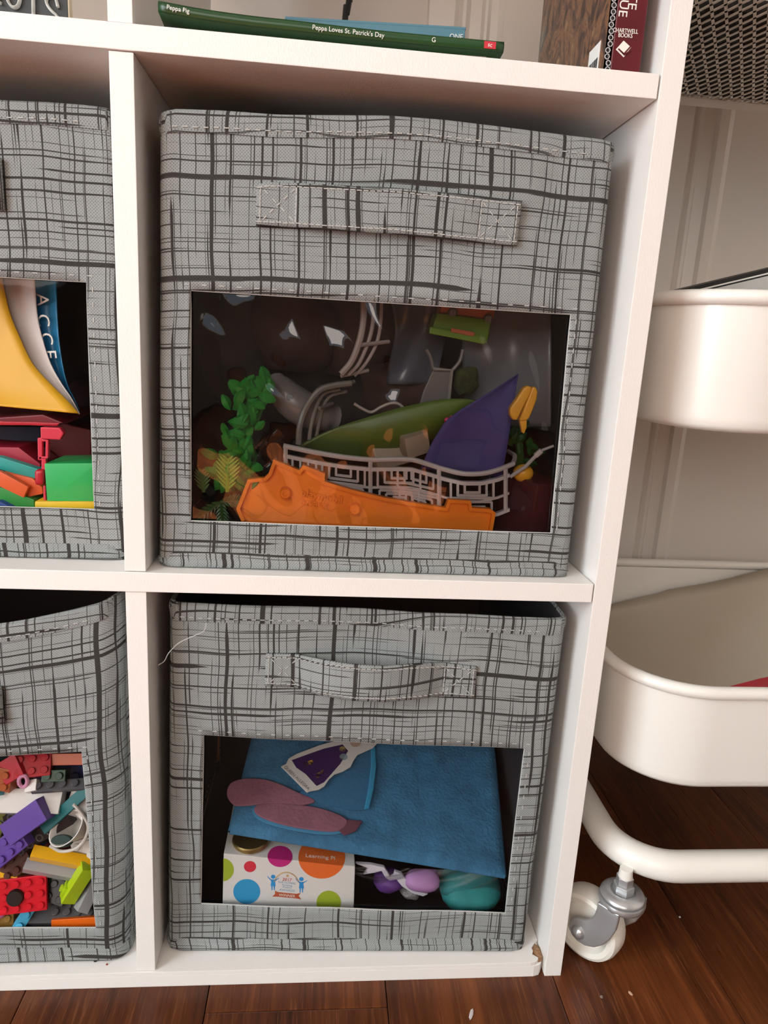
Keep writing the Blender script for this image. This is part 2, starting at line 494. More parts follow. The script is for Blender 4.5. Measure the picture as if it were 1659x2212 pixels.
# bottom board: its front right corner is chipped off
out = [(XL1, 0), (-24, 0), (-20.5, .6), (-18.2, 2.0), (-17.0, 4.4), (-20.8, 7.4), (-19.2, 10.5), (-19.6, 13.5), (-16.6, 16.8), (-15.0, 19.5), (XI-.4, 20.5), (XI-.4, DEP), (XL1, DEP)]
MB().prism([Vector((x, y, ZC1-3)) for x, y in out], (0, 0, 3)).build('bottom_board', M_BOARD, shelf, bevel=.25)
out2 = [(XL1, 0), (-21, 0), (-16.6, 1.2), (-14.6, 3.8), (XI-.6, 7), (XI-.4, DEP), (XL1, DEP)]
MB().prism([Vector((x, y, 0)) for x, y in out2], (0, 0, ZC1-3.02)).build('bottom_board', M_BOARD, shelf, bevel=.3)
chip = MB().blob((-16.2, 11.5, ZC1-3.2), (8.5, 17, 4.2), lump=.12, seed=3, nu=14, nv=8).build('chipboard_core', mat('chipboard', (.36, .20, .105), .9, bump=.8, bscale=900, vary=.35, vscale=700), shelf, smooth=True)
chip['label'] = 'bare brown chipboard at the broken corner'
# ------------------------------------------------------------------ white metal trolley
M_CART = mat('white_enamel', (.80, .775, .72), .28, spec=.5, bump=.03, bscale=30)
M_ZINC = mat('zinc_plate', (.52, .53, .54), .3, metal=.72, bump=.06, bscale=250)
M_NYLON = mat('white_nylon', (.80, .76, .68), .38)
CX0, CX1, CY0, CY1, CR = 28.0, 420.0, 0.0, 300.0, 56.0
cart = thing('utility_trolley', 'white metal utility trolley on casters beside the cube shelf', 'trolley', (CX0+60, 150, 0))
def rrect(x0, x1, y0, y1, rad, n=12):
    pts = []
    for cx, cy, a0 in ((x1-rad, y1-rad, 0), (x0+rad, y1-rad, 90), (x0+rad, y0+rad, 180), (x1-rad, y0+rad, 270)):
        for k in range(n+1):
            a = math.radians(a0+90*k/n); pts.append((cx+rad*math.cos(a), cy+rad*math.sin(a)))
    return pts
def basket(z0, z1, meshed):
    b = MB()
    # wall profile: outwards offset and height, outer skin then inner skin
    prof = [(-9, z0), (-3.5, z0+1.2), (-1.2, z0+4), (-.4, z0+9), (1.5, z1-9), (1.5, z1-9)]
    rings = []
    for off, z in prof[:-1]: rings.append([Vector((x, y, z)) for x, y in rrect(CX0+2-off, CX1-2+off, CY0+2-off, CY1-2+off, CR+off)])
    for off, z in ((.2, z1-9), (-1.6, z0+10), (-2.4, z0+5), (-10, z0+2.2)):
        rings.append([Vector((x, y, z)) for x, y in rrect(CX0+2-off, CX1-2+off, CY0+2-off, CY1-2+off, CR+off)])
    n = len(rings[0]); V = [p for q in rings for p in q]; F = []
    for k in range(len(rings)-1):
        for i in range(n): F.append((k*n+i, k*n+(i+1) % n, (k+1)*n+(i+1) % n, (k+1)*n+i))
    b.add(V, F)
    root = b.build('basket', M_CART, cart, auto=50)
    rim = [Vector((x, y, z1-4.4)) for x, y in rrect(CX0, CX1, CY0, CY1, CR+1)]
    MB().tube(rim, 4.6, 12, closed=True).build('rolled_rim', M_CART, root, smooth=True)
    if meshed:
        b = MB()
        x0, x1, y0, y1 = CX0+8, CX1-8, CY0+8, CY1-8
        for slope, step in ((.617, 10.6), (-.31, 8.6)):
            c0 = -260.0
            while c0 < 560:
                xa = x0+c0; xb = xa+(y1-y0)*slope
                t0, t1 = 0.0, 1.0
                ta, tb = (x0-xa)/(xb-xa), (x1-xa)/(xb-xa)
                if ta > tb: ta, tb = tb, ta
                t0, t1 = max(t0, ta), min(t1, tb)
                if t1-t0 > .02:
                    A = Vector((xa+(xb-xa)*t0, y0+(y1-y0)*t0, z0+1)); B = Vector((xa+(xb-xa)*t1, y0+(y1-y0)*t1, z0+1))
                    b.box((A+B)/2, ((B-A).length, 2.1, .7), frame((B-A).normalized(), (0, 0, 1)))
                c0 += step
        b.build('mesh_bottom', M_CART, root)
        ring = MB()
        ring.tube([Vector((x, y, z0+.6)) for x, y in rrect(CX0+9, CX1-9, CY0+9, CY1-9, CR-8)], 6.5, 8, closed=True, flat=.25)
        ring.build('mesh_frame', M_CART, root, smooth=True)
    else:
        pts = rrect(CX0+11, CX1-11, CY0+11, CY1-11, CR-10)
        MB().prism([Vector((x, y, z0)) for x, y in pts], (0, 0, 2)).build('bottom_sheet', M_CART, root)
    return root
basket(153, 234, False)
basket(404, 490, False)
basket(686, 775, True)
# tubular base and uprights
TR = 11.0
base = [Vector((x, y, 91.2)) for x, y in rrect(CX0+8.5, CX1-9, CY0+2.5, CY1-8, 42)]
MB().tube(base, TR, 16, closed=True).build('base_tube', M_CART, cart, smooth=True)
for x in (CX1+3, CX0-4):
    MB().tube([Vector((x+(8 if x < 100 else -8), 150, 92)), Vector((x, 150, 130)), Vector((x, 150, 300)), Vector((x, 150, 780))], 9, 12).build('upright', M_CART, cart, smooth=True)
def caster(px, py, ang, name='caster'):
    """px,py: stem axis; wheel trails towards ang"""
    R = Matrix.Rotation(ang, 3, 'Z'); c = Vector((px, py, 0))
    L = lambda x, y, z: c + R @ Vector((x, y, z))
    zt = 63.0
    b = MB()
    b.lathe([(0, zt+5.2), (8.0, zt+5.2), (9.0, zt+6.6), (12.2, zt+6.5), (14.8, zt+5.0), (15.9, zt+3.4), (15.9, zt+2.9), (14.2, zt+2.6), (14.2, zt+1.8), (0, zt+1.8)], c, seg=32)
    root = b.build(name, M_ZINC, cart, auto=40)
    MB().lathe([(0, zt+1.8), (14.6, zt+1.8), (16.2, zt+1.2), (16.9, zt-.6), (16.2, zt-3.2), (14.6, zt-4.4), (0, zt-4.6)], c, seg=32).build('swivel_ring', M_ZINC, root, auto=40)
    for nm, z0, z1, rr in (('hex_nut', zt+5.3, zt+12.0, 7.6), ('hex_stem', zt+12.0, zt+18.5, 6.2)):
        pts = [c+Vector((rr*math.cos(k*math.pi/3+.4), rr*math.sin(k*math.pi/3+.4), z0)) for k in range(6)]
        MB().prism(pts, (0, 0, z1-z0)).build(nm, M_ZINC, root, bevel=.5)
    MB().lathe([(0, zt+25), (4.6, zt+25), (5.2, zt+18), (4.6, zt+15), (0, zt+15)], c, seg=20).build('stem', M_CART, root, smooth=True)
    # fork: two curved cheeks that sweep back to the axle
    WR, WH, ax = 27.0, 20.0, 22.0     # wheel radius, width, trail
    for sgn in (-1, 1):
        yo = sgn*13.2
        prof = [(10.9, zt-1.5), (10.8, 56), (12.0, 49.2), (14.4, 44.0), (18.6, 40.6), (22.5, 39.2), (26.2, 37.4), (29.0, 33.8), (30.0, 29), (29.2, 24.8), (26.8, 21.6), (22.2, 19.6), (15.9, 19.7), (8.5, 23.3), (2.3, 29.9), (-2.1, 38.1), (-5.2, 48), (-5.9, 56.7), (-5.8, zt-1.5)]
        if sgn < 0: prof = [(x if x > 9 else x-6.5*min(1, (z-17)/25), z) for x, z in prof]
        prof2 = []
        for p in prof:
            if not prof2 or (abs(p[0]-prof2[-1][0])+abs(p[1]-prof2[-1][1])) > .4: prof2.append(p)
        pts = [L(x, yo-(1.4 if sgn > 0 else -1.4)*0, z) for x, z in prof2]
        ex = R @ Vector((0, 3.0*sgn, 0))
        MB().prism(pts, ex).build('fork_cheek', M_ZINC, root, bevel=1.1, seg=3, auto=50)
        MB().lathe([(0, 3.6), (2.6, 3.2), (4.6, 1.8), (5.4, 0), (0, 0)], L(ax, yo+3.0*sgn, 27.6), R @ frame((1, 0, 0), (0, sgn, 0)), seg=20).build('axle_rivet', M_ZINC, root, smooth=True)
    RX = R @ frame((1, 0, 0), (0, 1, 0))
    prof = [(7, -7.5), (10, -7), (17, -5.5), (19.5, -9.2), (23, -10), (25.6, -8.6), (27, -5), (27.2, 0), (27, 5), (25.6, 8.6), (23, 10), (19.5, 9.2), (17, 5.5), (10, 7), (7, 7.5), (2.5, 7.5), (2.5, -7.5)]
    w = MB().lathe(prof, L(ax, 0, 27.2), RX, seg=40, closed=True).build('wheel', M_NYLON, root, auto=35)
    MB().lathe([(2.4, -11), (2.4, 11)], L(ax, 0, 27.2), RX, seg=12).build('axle', M_ZINC, w, smooth=True)
    return root
caster(40.5, 5, math.radians(131))
caster(CX1-30, 6, math.radians(200)); caster(CX1-30, CY1-14, math.radians(150)); caster(48, CY1-24, math.radians(170))
# things lying in the trolley
def sheet(a, c):
    x = CX0+9+(CX1-CX0-20)*a
    zb_ = 160+.243*(x-36)+1.2*math.sin(x*.045)+(2.5 if x > 190 else 0)
    e = max(0.0, 1-a/.13)
    yb_, yf = 290-34*e*e, 10+40*e*e
    return Vector((x, yb_+(yf-yb_)*c, zb_*(1-c)**1.6+168*(1-(1-c)**1.6)))
b = MB(); b.grid(sheet, 28, 16)
tag(b.build('card_sheet', mat('cream_card', (.60, .53, .43), .55), solid=1.5, smooth=True), 'large cream card sheet lining the lower trolley basket', 'card sheet')
bk = thing('notebook', 'thin red notebook lying in the lower trolley basket', 'notebook', (170, 60, 212))
q = [atz(u, v, 224) for u, v in ((1574, 1483), (1640, 1466), (1760, 1440), (1790, 1478), (1700, 1500), (1580, 1494))]
MB().prism(q, (0, 0, -2.2)).build('cover', mat('red_cover', (.42, .012, .03), .35), bk)
MB().prism([p-Vector((0, 0, 2.3)) for p in q], (0, 0, -3)).build('pages', mat('dark_pages', (.10, .07, .08), .7), bk)
bk = thing('document_folder', 'black-covered folder of papers sticking out of the middle trolley basket', 'folder', (150, 120, 408))
p0 = at(1540, 609, 60); p1 = at(1700, 571, 60); xd = (p1-p0).normalized(); R = frame(xd, (-xd.z, .03, xd.x))
for nm, m_, dz, th in (('cover', mat('black_cover', (.006, .006, .006), .45), -1.2, 2.4), ('pages', mat('paper_white', (.74, .72, .68), .7), -3.0, 1.0), ('cover', mat('black_cover', (.006, .006, .006), .45), -4.0, .8), ('pages', mat('paper_grey', (.48, .47, .45), .7), -9.0, 9.0)):
    MB().box(p0+xd*85+(R @ Vector((0, 60, dz))), (200, 118, th), R, .2).build(nm, m_, bk)
tag(MB().box((222, 208, 692.8), (340, 158, 10), None, 3).build('black_case', mat('black_fabric', (.012, .012, .013), .7, bump=.3, bscale=300)), 'black flat case lying on the mesh bottom of the top trolley basket', 'case')
# ------------------------------------------------------------------ fabric bins
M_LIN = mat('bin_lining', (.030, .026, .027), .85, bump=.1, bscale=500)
M_THREAD = mat('pale_thread', (.46, .46, .44), .7)
def poly_at(pts, x):
    """interpolate a world polyline by x"""
    if x <= pts[0].x: return pts[0].copy()
    for a, b in zip(pts, pts[1:]):
        if x <= b.x: return a.lerp(b, (x-a.x)/max(1e-6, b.x-a.x))
    return pts[-1].copy()
def stitches(path, parent, step=5.2, ln=2.8, w=.36, off=0.0, seed=1):
    rnd = random.Random(seed); b = MB()
    for a, c in zip(path, path[1:]):
        d_ = c-a; L = d_.length
        if L < .5: continue
        n = max(1, int(L/step)); t = d_/L
        for k in range(n):
            p = a+t*((k+.5)*L/n)+Vector((0, 0, rnd.uniform(-.15, .15)))
            b.box(p, (ln, .5, w), frame(t, (0, -1, 0)))
    if b.v:
        o = b.build('stitching', M_THREAD, parent); o['kind'] = 'stuff'; return o

def fabric_bin(label, fab, top, BR, BL, win, depth, rim_h=11.0, crumple=None, cr=6.0, film_m=None, wave=(.5, 40.0, 0.0), hem=True, backdrop=3.0, seam=True, group=None, cat_loc=None):
    TL, TR = top[0], top[-1]
    WTL, WTR, WBR, WBL = win
    crumple = crumple or (lambda p: 0.0)
    zb = min(BL.z, BR.z)
    root = thing('fabric_bin', label, 'storage bin', ((BL.x+BR.x)/2, BL.y+depth/2, zb), group)
    def uvx(p):
        tz = poly_at(top, p.x).z; f = max(0.0, min(1.0, (p.z-zb)/(tz-zb)))
        return (p.x+500, p.z-(tz-TR.z)*f)
    # 4 x 4 net of control points
    def Ledge(z): t = (z-BL.z)/(TL.z-BL.z); return BL.lerp(TL, t)
    def Redge(z): t = (z-BR.z)/(TR.z-BR.z); return BR.lerp(TR, t)
    def bot(x): t = (x-BL.x)/(BR.x-BL.x); return BL.lerp(BR, t)
    N = [[TL, poly_at(top, WTL.x), poly_at(top, WTR.x), TR],
         [Ledge(WTL.z), WTL, WTR, Redge(WTR.z)],
         [Ledge(WBL.z), WBL, WBR, Redge(WBR.z)],
         [BL, bot(WBL.x), bot(WBR.x), BR]]
    wid = TR.x-TL.x
    def shape(p):
        q = p.copy(); q.y += crumple(p)
        Lx, Rx = Ledge(p.z).x, Redge(p.z).x
        for e in (p.x-Lx, Rx-p.x):
            if e < cr:
                t = 1-max(0, e)/cr; q.y += cr*(1-math.sqrt(max(0, 1-t*t)))
        return q
    def cell(i, j):
        A, B, C, D = N[i][j], N[i][j+1], N[i+1][j+1], N[i+1][j]
        def fn(a, b):
            up = A.lerp(B, a)
            if i == 0: up = poly_at(top, up.x)
            return shape(up.lerp(D.lerp(C, a), b))
        return fn
    b = MB()
    res = {0: 10, 1: 36, 2: 10}
    for i in range(3):
        for j in range(3):
            if i == 1 and j == 1: continue
            b.grid(cell(i, j), res[j], (14, 20, 8)[i], uvx)
    front = b.build('front_panel', fab, root, smooth=True, solid=1.6, fix=True, weld=True)
    # clear film behind the opening, a little larger than it
    c0 = cell(1, 1)
    def fl(a, c):
        p = c0(-.015+1.03*a, -.02+1.04*c)
        q = Vector((p.x/wave[1], p.z/wave[1]*.75+p.x/wave[1]*.3, wave[2]))
        w_ = mnoise.noise(q)+.45*mnoise.noise(q*2.1+Vector((3, 1, 0)))
        w_ *= min(1.0, 8*a, 8*(1-a), 8*c, 8*(1-c))
        p.y += 1.6+wave[0]*(w_+.35); return p
    MB().grid(fl, 110, 70).build('window_film', film_m, root, smooth=True)
    # cut edge of the opening
    edge = [c0(k/12, 0) for k in range(12)]+[c0(1, k/12) for k in range(12)]+[c0(1-k/12, 1) for k in range(12)]+[c0(0, 1-k/12) for k in range(12)]
    MB().tube(edge, .55, 5, closed=True).build('opening_edge', mat('cut_edge', (.45, .45, .43), .8), root)
    # sides, back, bottom and dark lining
    yb = max(BL.y, BR.y)+depth
    for nm, top_c, bot_c, sg in (('side_panel', TL, BL, -1), ('side_panel', TR, BR, 1)):
        def sd(a, c, top_c=top_c, bot_c=bot_c, sg=sg):
            p = top_c.lerp(bot_c, c); y0 = shape(p).y
            x = p.x+sg*(2.2*math.sin(math.pi*a)) 
            return Vector((x, y0+(yb-y0)*a, p.z+(0 if c > .5 else 0)))
        MB().grid(sd, 16, 16, lambda p: (p.y*1.0+37*sg, p.z)).build(nm, fab, root, smooth=True, solid=1.6)
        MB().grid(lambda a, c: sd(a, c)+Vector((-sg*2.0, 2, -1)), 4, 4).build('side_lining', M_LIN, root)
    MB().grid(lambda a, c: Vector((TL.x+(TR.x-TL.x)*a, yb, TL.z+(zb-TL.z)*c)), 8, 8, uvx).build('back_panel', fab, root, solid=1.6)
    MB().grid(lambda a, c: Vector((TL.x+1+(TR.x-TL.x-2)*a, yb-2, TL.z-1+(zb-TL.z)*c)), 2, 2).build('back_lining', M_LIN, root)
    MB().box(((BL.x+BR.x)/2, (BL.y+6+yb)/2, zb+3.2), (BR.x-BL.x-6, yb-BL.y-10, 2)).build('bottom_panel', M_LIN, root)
    # folded rim along the front and the sides
    pts = []
    nn = 46
    for k in range(nn+1): pts.append(shape(poly_at(top, TL.x+wid*k/nn)))
    def rim(a, c):
        k = min(nn-1, int(a*nn)); p = pts[k].lerp(pts[k+1], a*nn-k)
        prof = [(-rim_h, -1.5), (-rim_h*.7, -1.9), (-3, -1.8), (-.6, -1.4), (.7, -.2), (.6, 1.2), (-1, 1.9), (-rim_h, 1.9)]
        s_ = c*(len(prof)-1); i = min(len(prof)-2, int(s_)); f = s_-i
        dz = prof[i][0]*(1-f)+prof[i+1][0]*f; dy = prof[i][1]*(1-f)+prof[i+1][1]*f
        # what hangs below the top edge follows the panel
        q = shape(Vector((p.x, pts[k].y*0+poly_at(top, p.x).y, p.z+dz)))
        return Vector((p.x, (q.y if dz < 0 else p.y)+dy, p.z+dz))
    MB().grid(rim, 60, 14, lambda p: (p.x*1.0+911, p.z-poly_at(top, p.x).z+333+p.y*2)).build('rim_band', fab, root, smooth=True)
    for top_c, sg in ((TL, -1), (TR, 1)):
        MB().tube([Vector((top_c.x+sg*(2.2*math.sin(math.pi*k/12)), shape(top_c).y+(yb-shape(top_c).y)*k/12, top_c.z-4.5)) for k in range(13)], 5.2, 8, flat=.32).build('side_rim', fab, root, smooth=True, uvfn=lambda p: (p.y+77, p.z+p.x*.3))
    stitches([Vector((p.x, shape(Vector((p.x, poly_at(top, p.x).y, p.z-rim_h*.75))).y-2.1, p.z-rim_h*.75)) for p in pts[1:-1:3]], front, seed=2)
    if seam:
        sm = []
        for k in range(0, 25):
            x = WTL.x-7+(WTR.x-WTL.x+14)*k/24; t = (x-WTL.x)/(WTR.x-WTL.x)
            p = WTL.lerp(WTR, t)+Vector((0, 0, 3.2)); q = shape(p); sm.append(Vector((q.x, q.y-.95, q.z)))
        stitches(sm, front, seed=4, w=.35)
        sm = [shape(WTR.lerp(WBR, k/16)+Vector((3.4, 0, 0)))+Vector((0, -.95, 0)) for k in range(17)]
        stitches(sm, front, seed=6, w=.3)
    if hem:
        prof = [(0.5, 0.2), (2.6, .6), (3.4, 2.6), (3.0, 5.0), (1.8, 6.8), (2.0, 8.2), (1.0, 10.0), (-.5, 10.4)]
        rings = []
        for off, dz in prof:
            ring = []
            for x, y in rrect(BL.x-.4-off+1.5, BR.x+.4+off-1.5, 0-off, yb-BL.y, 13, 8):
                t = (x-BL.x)/(BR.x-BL.x); yy = BL.y+(BR.y-BL.y)*t
                ring.append(Vector((x, yy+y, zb+dz)))
            rings.append(ring)
        n = len(rings[0]); V = [p for q in rings for p in q]; F = []
        for k in range(len(rings)-1):
            for i in range(n): F.append((k*n+i, k*n+(i+1) % n, (k+1)*n+(i+1) % n, (k+1)*n+i))
        MB().add(V, F).build('base_hem', fab, root, smooth=True, uvfn=lambda p: (p.x*1.0+p.y*.6+222, p.z+p.y*.4+700))
    root['_dummy'] = 0
    del root['_dummy']
    return root, shape, cell, N

def strap(root, fab, tops, bots, a, b_, h, patch, seedu):
    """handle strap: upper and lower pixel edges on plane y = a + b*x, lifted by h(s)"""
    def edge(pts, s_):
        L = [0.0]
        for p, q in zip(pts, pts[1:]): L.append(L[-1]+abs(q[0]-p[0]))
        t = s_*L[-1]
        for i in range(len(pts)-1):
            if t <= L[i+1] or i == len(pts)-2:
                f = (t-L[i])/max(1e-6, L[i+1]-L[i]); return (pts[i][0]*(1-f)+pts[i+1][0]*f, pts[i][1]*(1-f)+pts[i+1][1]*f)
    def fn(s_, c):
        p, q = edge(tops, s_), edge(bots, s_); hh = h(s_)
        return aty(p[0]*(1-c)+q[0]*c, p[1]*(1-c)+q[1]*c, a-hh, b_)
    st = MB().grid(fn, 56, 8, lambda p: (p.x+1300+seedu, p.z+900+seedu)).build('handle', fab, root, smooth=True, solid=2.2)
    for c in (.09, .91):
        stitches([fn(k/40, c)+Vector((0, -1.3, 0)) for k in range(41)], st, seed=9)
    for e in (.015, patch, 1-patch, .985):
        stitches([fn(e, .1+.8*k/5)+Vector((0, -1.3, 0)) for k in range(6)], st, seed=10)
    for e0, e1 in ((.02, patch), (1-patch, .98)):
        stitches([fn(e0, .1)+Vector((0, -1.3, 0)), fn(e1, .9)+Vector((0, -1.3, 0))], st, seed=11, w=.3)
        stitches([fn(e0, .9)+Vector((0, -1.3, 0)), fn(e1, .1)+Vector((0, -1.3, 0))], st, seed=12, w=.3)
    return st
gau = lambda d_, s_: math.exp(-(d_/s_)**2)

# upper right bin
def onz(p, z): return Vector((p.x, p.y, z))
Y1P = 13.0
P1 = lambda u, v: at(u, v, Y1P)
top1 = [P1(u, v) for u, v in ((344, 243), (372, 238), (480, 242), (600, 251), (700, 252), (840, 253), (960, 262), (1060, 274), (1200, 292), (1300, 304), (1332, 310))]
def cr1(p):
    y = -2.2*math.sin(math.pi*max(0, min(1, (p.x+283)/256)))*math.sin(math.pi*max(0, min(1, (p.z-305)/258)))
    # folds above the right part of the handle
    y += 1.6*gau(p.z-(546-.05*(p.x+150)), 5)*max(0, min(1, (p.x+175)/40))*max(0, min(1, (-48-p.x)/30))
    y -= 1.8*gau(p.z-(539-.10*(p.x+150)), 4)*max(0, min(1, (p.x+190)/40))*max(0, min(1, (-60-p.x)/40))
    y += 1.5*gau(p.z-(531-.06*(p.x+150)), 5)*max(0, min(1, (p.x+150)/40))*max(0, min(1, (-58-p.x)/20))
    y += 1.7*gau(p.x+62-.12*(p.z-520), 7)*gau(p.z-540, 22)
    y += .5*math.sin(p.x*.06+p.z*.02)*math.sin(p.z*.05)
    return y
FAB1 = fabric('crosshatch_fabric_a', 3.7)
bin1, shape1, cell1, N1 = fabric_bin('upper right grey crosshatch fabric bin with flat handle, full of plastic toys', FAB1, top1,
    onz(P1(1229, 1236), 305.2), onz(P1(343, 1214), 305.2), [P1(412, 627), P1(1232, 679), P1(1190, 1152), P1(412, 1125)], 225, crumple=cr1,
    film_m=film('clear_vinyl_a', (.97, .975, .98), .015, 1.5), wave=(2.2, 30.0, 1.3), group='grey fabric bins in the cube shelf')
strap(bin1, FAB1, [(555, 399), (580, 394), (640, 396), (700, 399), (860, 407), (1000, 420), (1127, 435)],
      [(553, 487), (640, 492), (700, 496), (860, 506), (1000, 521), (1116, 532)], Y1P-3.4, 0.0,
      lambda s_: 3.6*math.sin(math.pi*max(0, min(1, (s_-.15)/.7)))**.6 if .15 < s_ < .85 else 0.0, .15, 0)

# lower right bin, front turned a little
A2, B2 = 11.0, -.030
P2 = lambda u, v: aty(u, v, A2, B2)
top2 = [P2(u, v) for u, v in ((366, 1303), (400, 1304), (520, 1310), (640, 1313), (780, 1318), (900, 1326), (1000, 1328), (1120, 1335), (1190, 1338), (1226, 1337))]
def cr2(p):
    y = -1.8*math.sin(math.pi*max(0, min(1, (p.x+283)/256)))*math.sin(math.pi*max(0, min(1, (p.z-12)/270)))
    y += 5.0*gau(p.x+160, 34)*gau(p.z-252, 24)            # dent behind the strap
    y += 1.2*gau(p.x+70, 18)*gau(p.z-258, 14)
    y += .5*math.sin(p.x*.07+1)*math.sin(p.z*.045)
    return y
FAB2 = fabric('crosshatch_fabric_b', 21.4)
bin2, shape2, cell2, N2 = fabric_bin('lower right grey crosshatch fabric bin with drooping handle, holding a blue plush book', FAB2, top2,
    onz(P2(1132, 2052), 12.8), onz(P2(362, 2042), 12.8), [P2(440, 1586), P2(1132, 1614), P2(1091, 1971), P2(434, 1952)], 225, crumple=cr2,
    film_m=film('clear_vinyl_b', (.985, .985, .99), .02, .5), wave=(.5, 45.0, 4.1), group='grey fabric bins in the cube shelf')
strap(bin2, FAB2, [(575, 1412), (640, 1413), (690, 1424), (760, 1435), (830, 1439), (900, 1434), (955, 1431), (1030, 1440)],
      [(572, 1480), (640, 1483), (690, 1500), (760, 1512), (830, 1515), (900, 1509), (948, 1501), (1024, 1506)], A2-2.4, B2,
      lambda s_: 15*math.sin(math.pi*(s_-.15)/.69)**.9 if .15 < s_ < .84 else 0.0, .15, 61)

# upper left bin
P3 = lambda u, v: at(u, v, 24.0)
top3 = [Vector((-574, 24, P3(0, 222).z+2)), Vector((-470, 24, P3(0, 222).z+1)), P3(0, 220), P3(100, 223), P3(180, 230), P3(236, 236), Vector((-309, 24, P3(240, 236).z))]
FAB3 = fabric('crosshatch_fabric_c', 40.9)
wtr, wbr = P3(188, 609), P3(205, 1100)
bin3, shape3, cell3, N3 = fabric_bin('upper left grey crosshatch fabric bin with bright books and blocks', FAB3, top3,
    Vector((-309, 24, 305.2)), Vector((-574, 24, 305.2)), [Vector((-552, 24, P3(0, 602).z)), wtr, wbr, Vector((-552, 24, P3(0, 1097).z))], 225,
    crumple=lambda p: -2*gau(p.x+430, 90)*gau(p.z-420, 120), film_m=film('clear_vinyl_c', (.97, .975, .98), .03, .35), wave=(1.2, 40.0, 7.7), group='grey fabric bins in the cube shelf')
e0 = P3(8, 345); e1 = P3(8, 455)
st = MB().grid(lambda a, c: Vector((e0.x-175*(1-a), 24-2.8-9*math.sin(math.pi*a)**.7 if a < 1 else 21.2, e0.z+(e1.z-e0.z)*c)), 30, 4, lambda p: (p.x+1800, p.z+40)).build('handle', FAB3, bin3, smooth=True, solid=2.2)

# lower left bin, its right corner rounded
P4 = lambda u, v: at(u, v, 12.0)
top4 = [Vector((-574, 12, 275)), Vector((-500, 12, 262)), P4(0, 1349), P4(60, 1340), P4(150, 1322), P4(215, 1306), P4(254, 1288)]
FAB4 = fabric('crosshatch_fabric_d', 63.3)
bin4, shape4, cell4, N4 = fabric_bin('lower left grey crosshatch fabric bin filled with toy bricks', FAB4, top4,
    Vector((-315, 12, 13.0)), Vector((-574, 12, 13.0)), [Vector((-552, 12, P4(0, 1650).z-8)), P4(177, 1622), P4(209, 2001), Vector((-552, 12, P4(0, 2011).z))], 225,
    crumple=lambda p: 1.2*math.sin(p.z*.04+p.x*.03), cr=13.0, film_m=film('clear_vinyl_d', (.99, .99, .99), .02, .4), wave=(.4, 45.0, 9.2), group='grey fabric bins in the cube shelf')
e0 = P4(8, 1478); e1 = P4(12, 1556)
st = MB().grid(lambda a, c: Vector((e0.x-150*(1-a), 12-2.8-9*math.sin(math.pi*a)**.7 if a < 1 else 9.2, e0.z+(e1.z-e0.z)*c)), 30, 4, lambda p: (p.x+1800, p.z+140)).build('handle', FAB4, bin4, smooth=True, solid=2.2)
# ------------------------------------------------------------------ things on the upper shelf
def pxy(pts, y): return [at(u, v, y) for u, v in pts]
def plate(name, pts, y, th, m, parent=None, bevel=.5, smooth=False, seg=2, auto=None):
    return MB().prism(pxy(pts, y), (0, th, 0)).build(name, m, parent, bevel=bevel, seg=seg, auto=auto if auto else (40 if smooth else None))
M_PAPER = mat('book_paper', (.70, .66, .58), .8)
M_INK = mat('white_ink', (.80, .80, .74), .6)
# green picture book lying flat, its spine sticking out over the edge
M_GREEN = mat('green_cover', (.012, .055, .014), .32, vary=.25, vscale=9)
gb = thing('picture_book', 'thin glossy green picture book lying flat on the upper shelf', 'book', (-150, 90, ZA1))
gt = curve_pts([at(u, v, 6) for u, v in ((342, 3), (434, 20), (540, 35), (641, 46), (810, 66), (1012, 85), (1089, 92))], 6)
gx0, gx1 = gt[0].x, gt[-1].x
def gtop(x): return poly_at(gt, x)
def cov(a, c, dz=0.0):
    p = gtop(gx0+(gx1-gx0)*a)
    y = 6+150*c
    z = p.z*(1-c)**2+(ZA1+6.5)*(1-(1-c)**2)
    return Vector((p.x, y, z+dz))
MB().grid(lambda a, c: cov(a, c), 40, 12).build('front_cover', M_GREEN, gb, smooth=True, solid=.7)
MB().grid(lambda a, c: cov(a, c, -4.6), 40, 12).build('back_cover', M_GREEN, gb, smooth=True, solid=.7)
MB().grid(lambda a, c: cov(.005+.99*a, .03+.95*c, -2.3), 40, 10).build('pages', M_PAPER, gb, smooth=True, solid=3.4)
MB().grid(lambda a, c: cov(a, 0, -4.7*c)+Vector((0, -.9*math.sin(math.pi*c), 0)), 40, 6).build('spine', M_GREEN, gb, smooth=True, solid=.5)
def spine_text(body, u, size, m, dz=-2.3, nm='spine_lettering', dy=-1.25):
    a = (at(u, 60, 6).x-gx0)/(gx1-gx0); p = cov(a, 0, dz)+Vector((0, dy, 0)); q = cov(a+.03, 0, dz)+Vector((0, dy, 0))
    return text_part(nm, body, p, q-p, (0, -1, 0), size, m, gb)
spine_text("Peppa Pig", 386, 3.0, M_INK)
spine_text("Peppa Loves St. Patrick's Day", 753, 3.2, M_INK)
spine_text("G", 938, 3.2, M_INK)
a_ = (at(1058, 94, 6).x-gx0)/(gx1-gx0); p = cov(a_, 0, -2.2)+Vector((0, -1.0, 0))
MB().box(p, (6.4, .4, 3.4)).build('red_badge', mat('red_print', (.55, .03, .05), .4), gb)
text_part('badge_lettering', 'sc', p+Vector((0, -.3, 0)), (1, 0, -.1), (0, -1, 0), 3.0, M_INK, gb)
for k, (u, ch) in enumerate(((412, 'P'), (446, 'E'), (478, 'P'))):
    a_ = (at(u, 60, 6).x-gx0)/(gx1-gx0); p = cov(a_, .10, -5.2)
    text_part('cover_lettering', ch, p, (1, 0, -.1), (0, -.2, -1), 6.5, M_INK, gb)
a_ = (at(1005, 100, 6).x-gx0)/(gx1-gx0); q0 = cov(a_, .075, -5.3)
